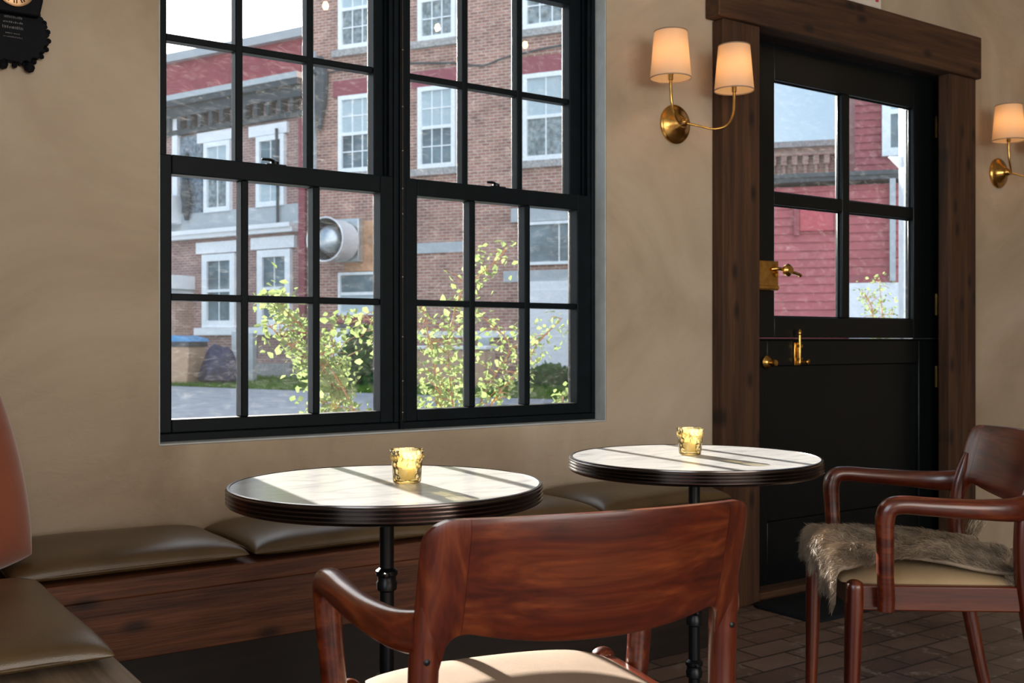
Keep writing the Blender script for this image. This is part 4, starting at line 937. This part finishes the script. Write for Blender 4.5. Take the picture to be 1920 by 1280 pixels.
shrub('leafy_shrub', 'light green leafy shrub outside the left window', [
    [(2.02, Y, -.02), (2.0, Y, .45), (1.94, Y, .80), (1.86, Y, 1.02), (1.75, Y + .05, 1.16), (1.64, Y, 1.20)],
    [(2.02, Y, -.02), (1.99, Y + .1, .6), (1.90, Y + .15, .95), (1.82, Y + .15, 1.10), (1.80, Y + .2, 1.22)],
    [(2.02, Y, -.02), (1.97, Y, .7), (1.88, Y - .05, .92), (1.74, Y, 1.02), (1.66, Y, 1.10)],
    [(2.02, Y, -.02), (2.03, Y + .1, .7), (2.0, Y + .1, .95), (1.99, Y + .1, 1.13)],
    [(2.02, Y, -.02), (2.04, Y - .1, .55), (1.99, Y - .1, .75), (1.90, Y - .1, .90), (1.84, Y - .1, 1.0)]], 21, per=68, spread=.045)
shrub('leafy_shrub', 'tall light green leafy shrub outside the right window', [
    [(2.50, Y, -.02), (2.48, Y, .6), (2.44, Y, .95), (2.40, Y, 1.10), (2.38, Y, 1.19)],
    [(2.50, Y, -.02), (2.55, Y, .6), (2.58, Y + .1, .95), (2.55, Y, 1.15), (2.60, Y, 1.27), (2.70, Y, 1.34), (2.78, Y, 1.40), (2.84, Y, 1.46)],
    [(2.50, Y, -.02), (2.66, Y, .65), (2.76, Y, .85), (2.86, Y, 1.0), (2.80, Y + .1, 1.12), (2.70, Y + .1, 1.18)],
    [(2.50, Y, -.02), (2.62, Y - .1, .6), (2.72, Y - .1, .78), (2.88, Y - .1, .92), (3.02, Y, 1.02), (3.12, Y, 1.10), (3.17, Y, 1.14)],
    [(2.50, Y, -.02), (2.40, Y + .1, .6), (2.36, Y + .1, .85), (2.20, Y + .1, 1.05), (2.12, Y, 1.12), (2.02, Y, 1.10)],
    [(2.50, Y, -.02), (2.52, Y + .1, .7), (2.50, Y + .1, .95), (2.47, Y + .2, 1.12)],
    [(2.50, Y, -.02), (2.62, Y + .2, .7), (2.74, Y + .2, .98), (2.66, Y + .2, 1.10)],
    [(2.50, Y, -.02), (2.44, Y, .5), (2.42, Y - .1, .75), (2.40, Y - .1, .9)]], 22, per=42, spread=.05)
shrub('leafy_shrub', 'small light green sapling outside the door glass', [
    [(6.2, 1.6, -.02), (6.2, 1.6, .8), (6.22, 1.6, 1.2), (6.20, 1.6, 1.35), (6.19, 1.6, 1.46)],
    [(6.2, 1.6, -.02), (6.2, 1.6, .8), (6.12, 1.6, 1.2), (6.05, 1.6, 1.33), (5.98, 1.6, 1.36)],
    [(6.2, 1.6, -.02), (6.25, 1.6, .8), (6.3, 1.6, 1.15), (6.34, 1.6, 1.25)]], 23, per=55, spread=.05, lsize=(.016,.034))
shrub('leafy_shrub', 'low yellow-green sprig at the bottom right corner of the right window', [
    [(3.17, Y, -.02), (3.17, Y, .5), (3.17, Y, .78)], [(3.17, Y, -.02), (3.20, Y, .5), (3.22, Y, .74)]], 24, per=70, spread=.03)
def bush(label, loc, rx, ry, rz, n_, seed, ls=(.10, .2)):
    rng = np.random.default_rng(seed); V = []; F = []
    for k in range(n_):
        d = rng.normal(0, 1, 3); d /= np.linalg.norm(d); d[2] = abs(d[2]); r_ = rng.uniform(.55, 1.05)
        leaf_pts(V, F, np.array((d[0] * rx, d[1] * ry, d[2] * rz)) * r_, d + rng.normal(0, .5, 3), rng.uniform(*ls), rng)
    t = thing('bush', label, 'bush', loc)
    b = MB(); b.add(V, F); b.build('foliage', 'bushgreen', t, smooth=False)
    b = MB()
    for k in range(7): a = k * .9; b.sweep([(0, 0, 0), (math.cos(a) * rx * .3, math.sin(a) * ry * .3, rz * .4), (math.cos(a) * rx * .6, math.sin(a) * ry * .6, rz * .75)], [.03, .02, .008], 6, 3)
    b.build('twigs', 'stem', t)
bush('dark green bush growing beside the white tank', (11.1, 18.95, 0), .65, .65, 1.35, 2600, 31)
bush('dark green bush at the foot of the brick wall, seen in the right window', (14.2, 16.0, 0), .8, .6, .5, 1200, 32)
bush('dark green bush beside the white side door', (15.6, 13.9, 0), .6, .5, .6, 1200, 33)

# --- white tank
t = thing('gas_tank', 'white gas tank with a dark cap standing against the brick building', 'tank', (11.25, 20.35, -.02))
b = MB(); b.lathe([(.30, 0), (.34, .05), (.34, .62), (.34, 1.0), (.30, 1.13), (.20, 1.22), (.10, 1.25)], (0, 0, 0), 32); b.build('body', 'white_paint', t)
b = MB(); b.lathe([(.19, 1.20), (.19, 1.36)], (0, 0, 0), 24); b.build('collar', 'white_paint', t)
b = MB(); b.lathe([(.2, 1.36), (.2, 1.42), (.08, 1.46)], (0, 0, 0), 24); b.build('cap', 'dark_trim', t)
b = MB(); b.lathe([(.343, .50), (.348, .51), (.348, .56), (.343, .57)], (0, 0, 0), 32, caps=False); b.build('band', 'dark_trim', t)
# --- bins
M['blue_lid'] = plain('blue_plastic_lid', (.06, .28, .55), .35); M['bin_tan'] = plain('tan_bin_plastic', (.50, .33, .22), .6); M['bag'] = plain('dark_violet_bag', (.022, .022, .055), .5, noise=.5, nscale=8)
t = thing('rubbish_bin', 'tan rubbish bin with a blue lid at the far left of the yard', 'bin', (8.15, 23.0, -.02), R(-45))
b = MB(); b.add([(-.42, -.40, 0), (.42, -.40, 0), (.42, .40, 0), (-.42, .40, 0), (-.50, -.46, 1.02), (.50, -.46, 1.02), (.50, .46, 1.02), (-.50, .46, 1.02)], [(3, 2, 1, 0), (4, 5, 6, 7), (0, 1, 5, 4), (1, 2, 6, 5), (2, 3, 7, 6), (3, 0, 4, 7)])
b.build('bin_body', 'bin_tan', t, .03); box('rim', 'dark_trim', t, -.52, .52, -.49, .49, .92, 1.03, .01)
b = MB(); b.prism([(-.58, 1.035), (.58, 1.035), (.50, 1.12), (.2, 1.19), (-.2, 1.19), (-.50, 1.12)], -.52, .52); b.build('lid', 'blue_lid', t, .02)
b, _ = cushion_mb(.85, .7, .95, 20, 2.4, .5, low=.15, wob=.15, seed=4); o = b.build('rubbish_bag', 'bag', ang=180); o.location = (8.86, 22.15, -.03); tag(o, 'dark violet rubbish bag leaning beside the blue-lidded bin', 'rubbish bag')
b = MB(); b.box(-.22, .02, -.2, .2, 0, 1.28); b.box(.05, .30, -.15, .15, 0, 1.25); o = b.build('board_stack', 'grey_trim'); o.location = (9.6, 22.55, -.02); o.rotation_euler = (0, 0, R(-40)); tag(o, 'pale upright boards standing right of the blue-lidded bin', 'boards')
# second bin group behind the tall shrub
t = thing('rubbish_bin', 'tan rubbish bin with a dark blue bag, half hidden by the tall shrub', 'bin', (12.75, 17.75, -.02), R(-55))
box('bin_body', 'bin_tan', t, -.9, .9, -.35, .35, 0, .85, .03); box('lid', 'white_paint', t, -.95, .95, -.4, .4, .86, .95, .02)
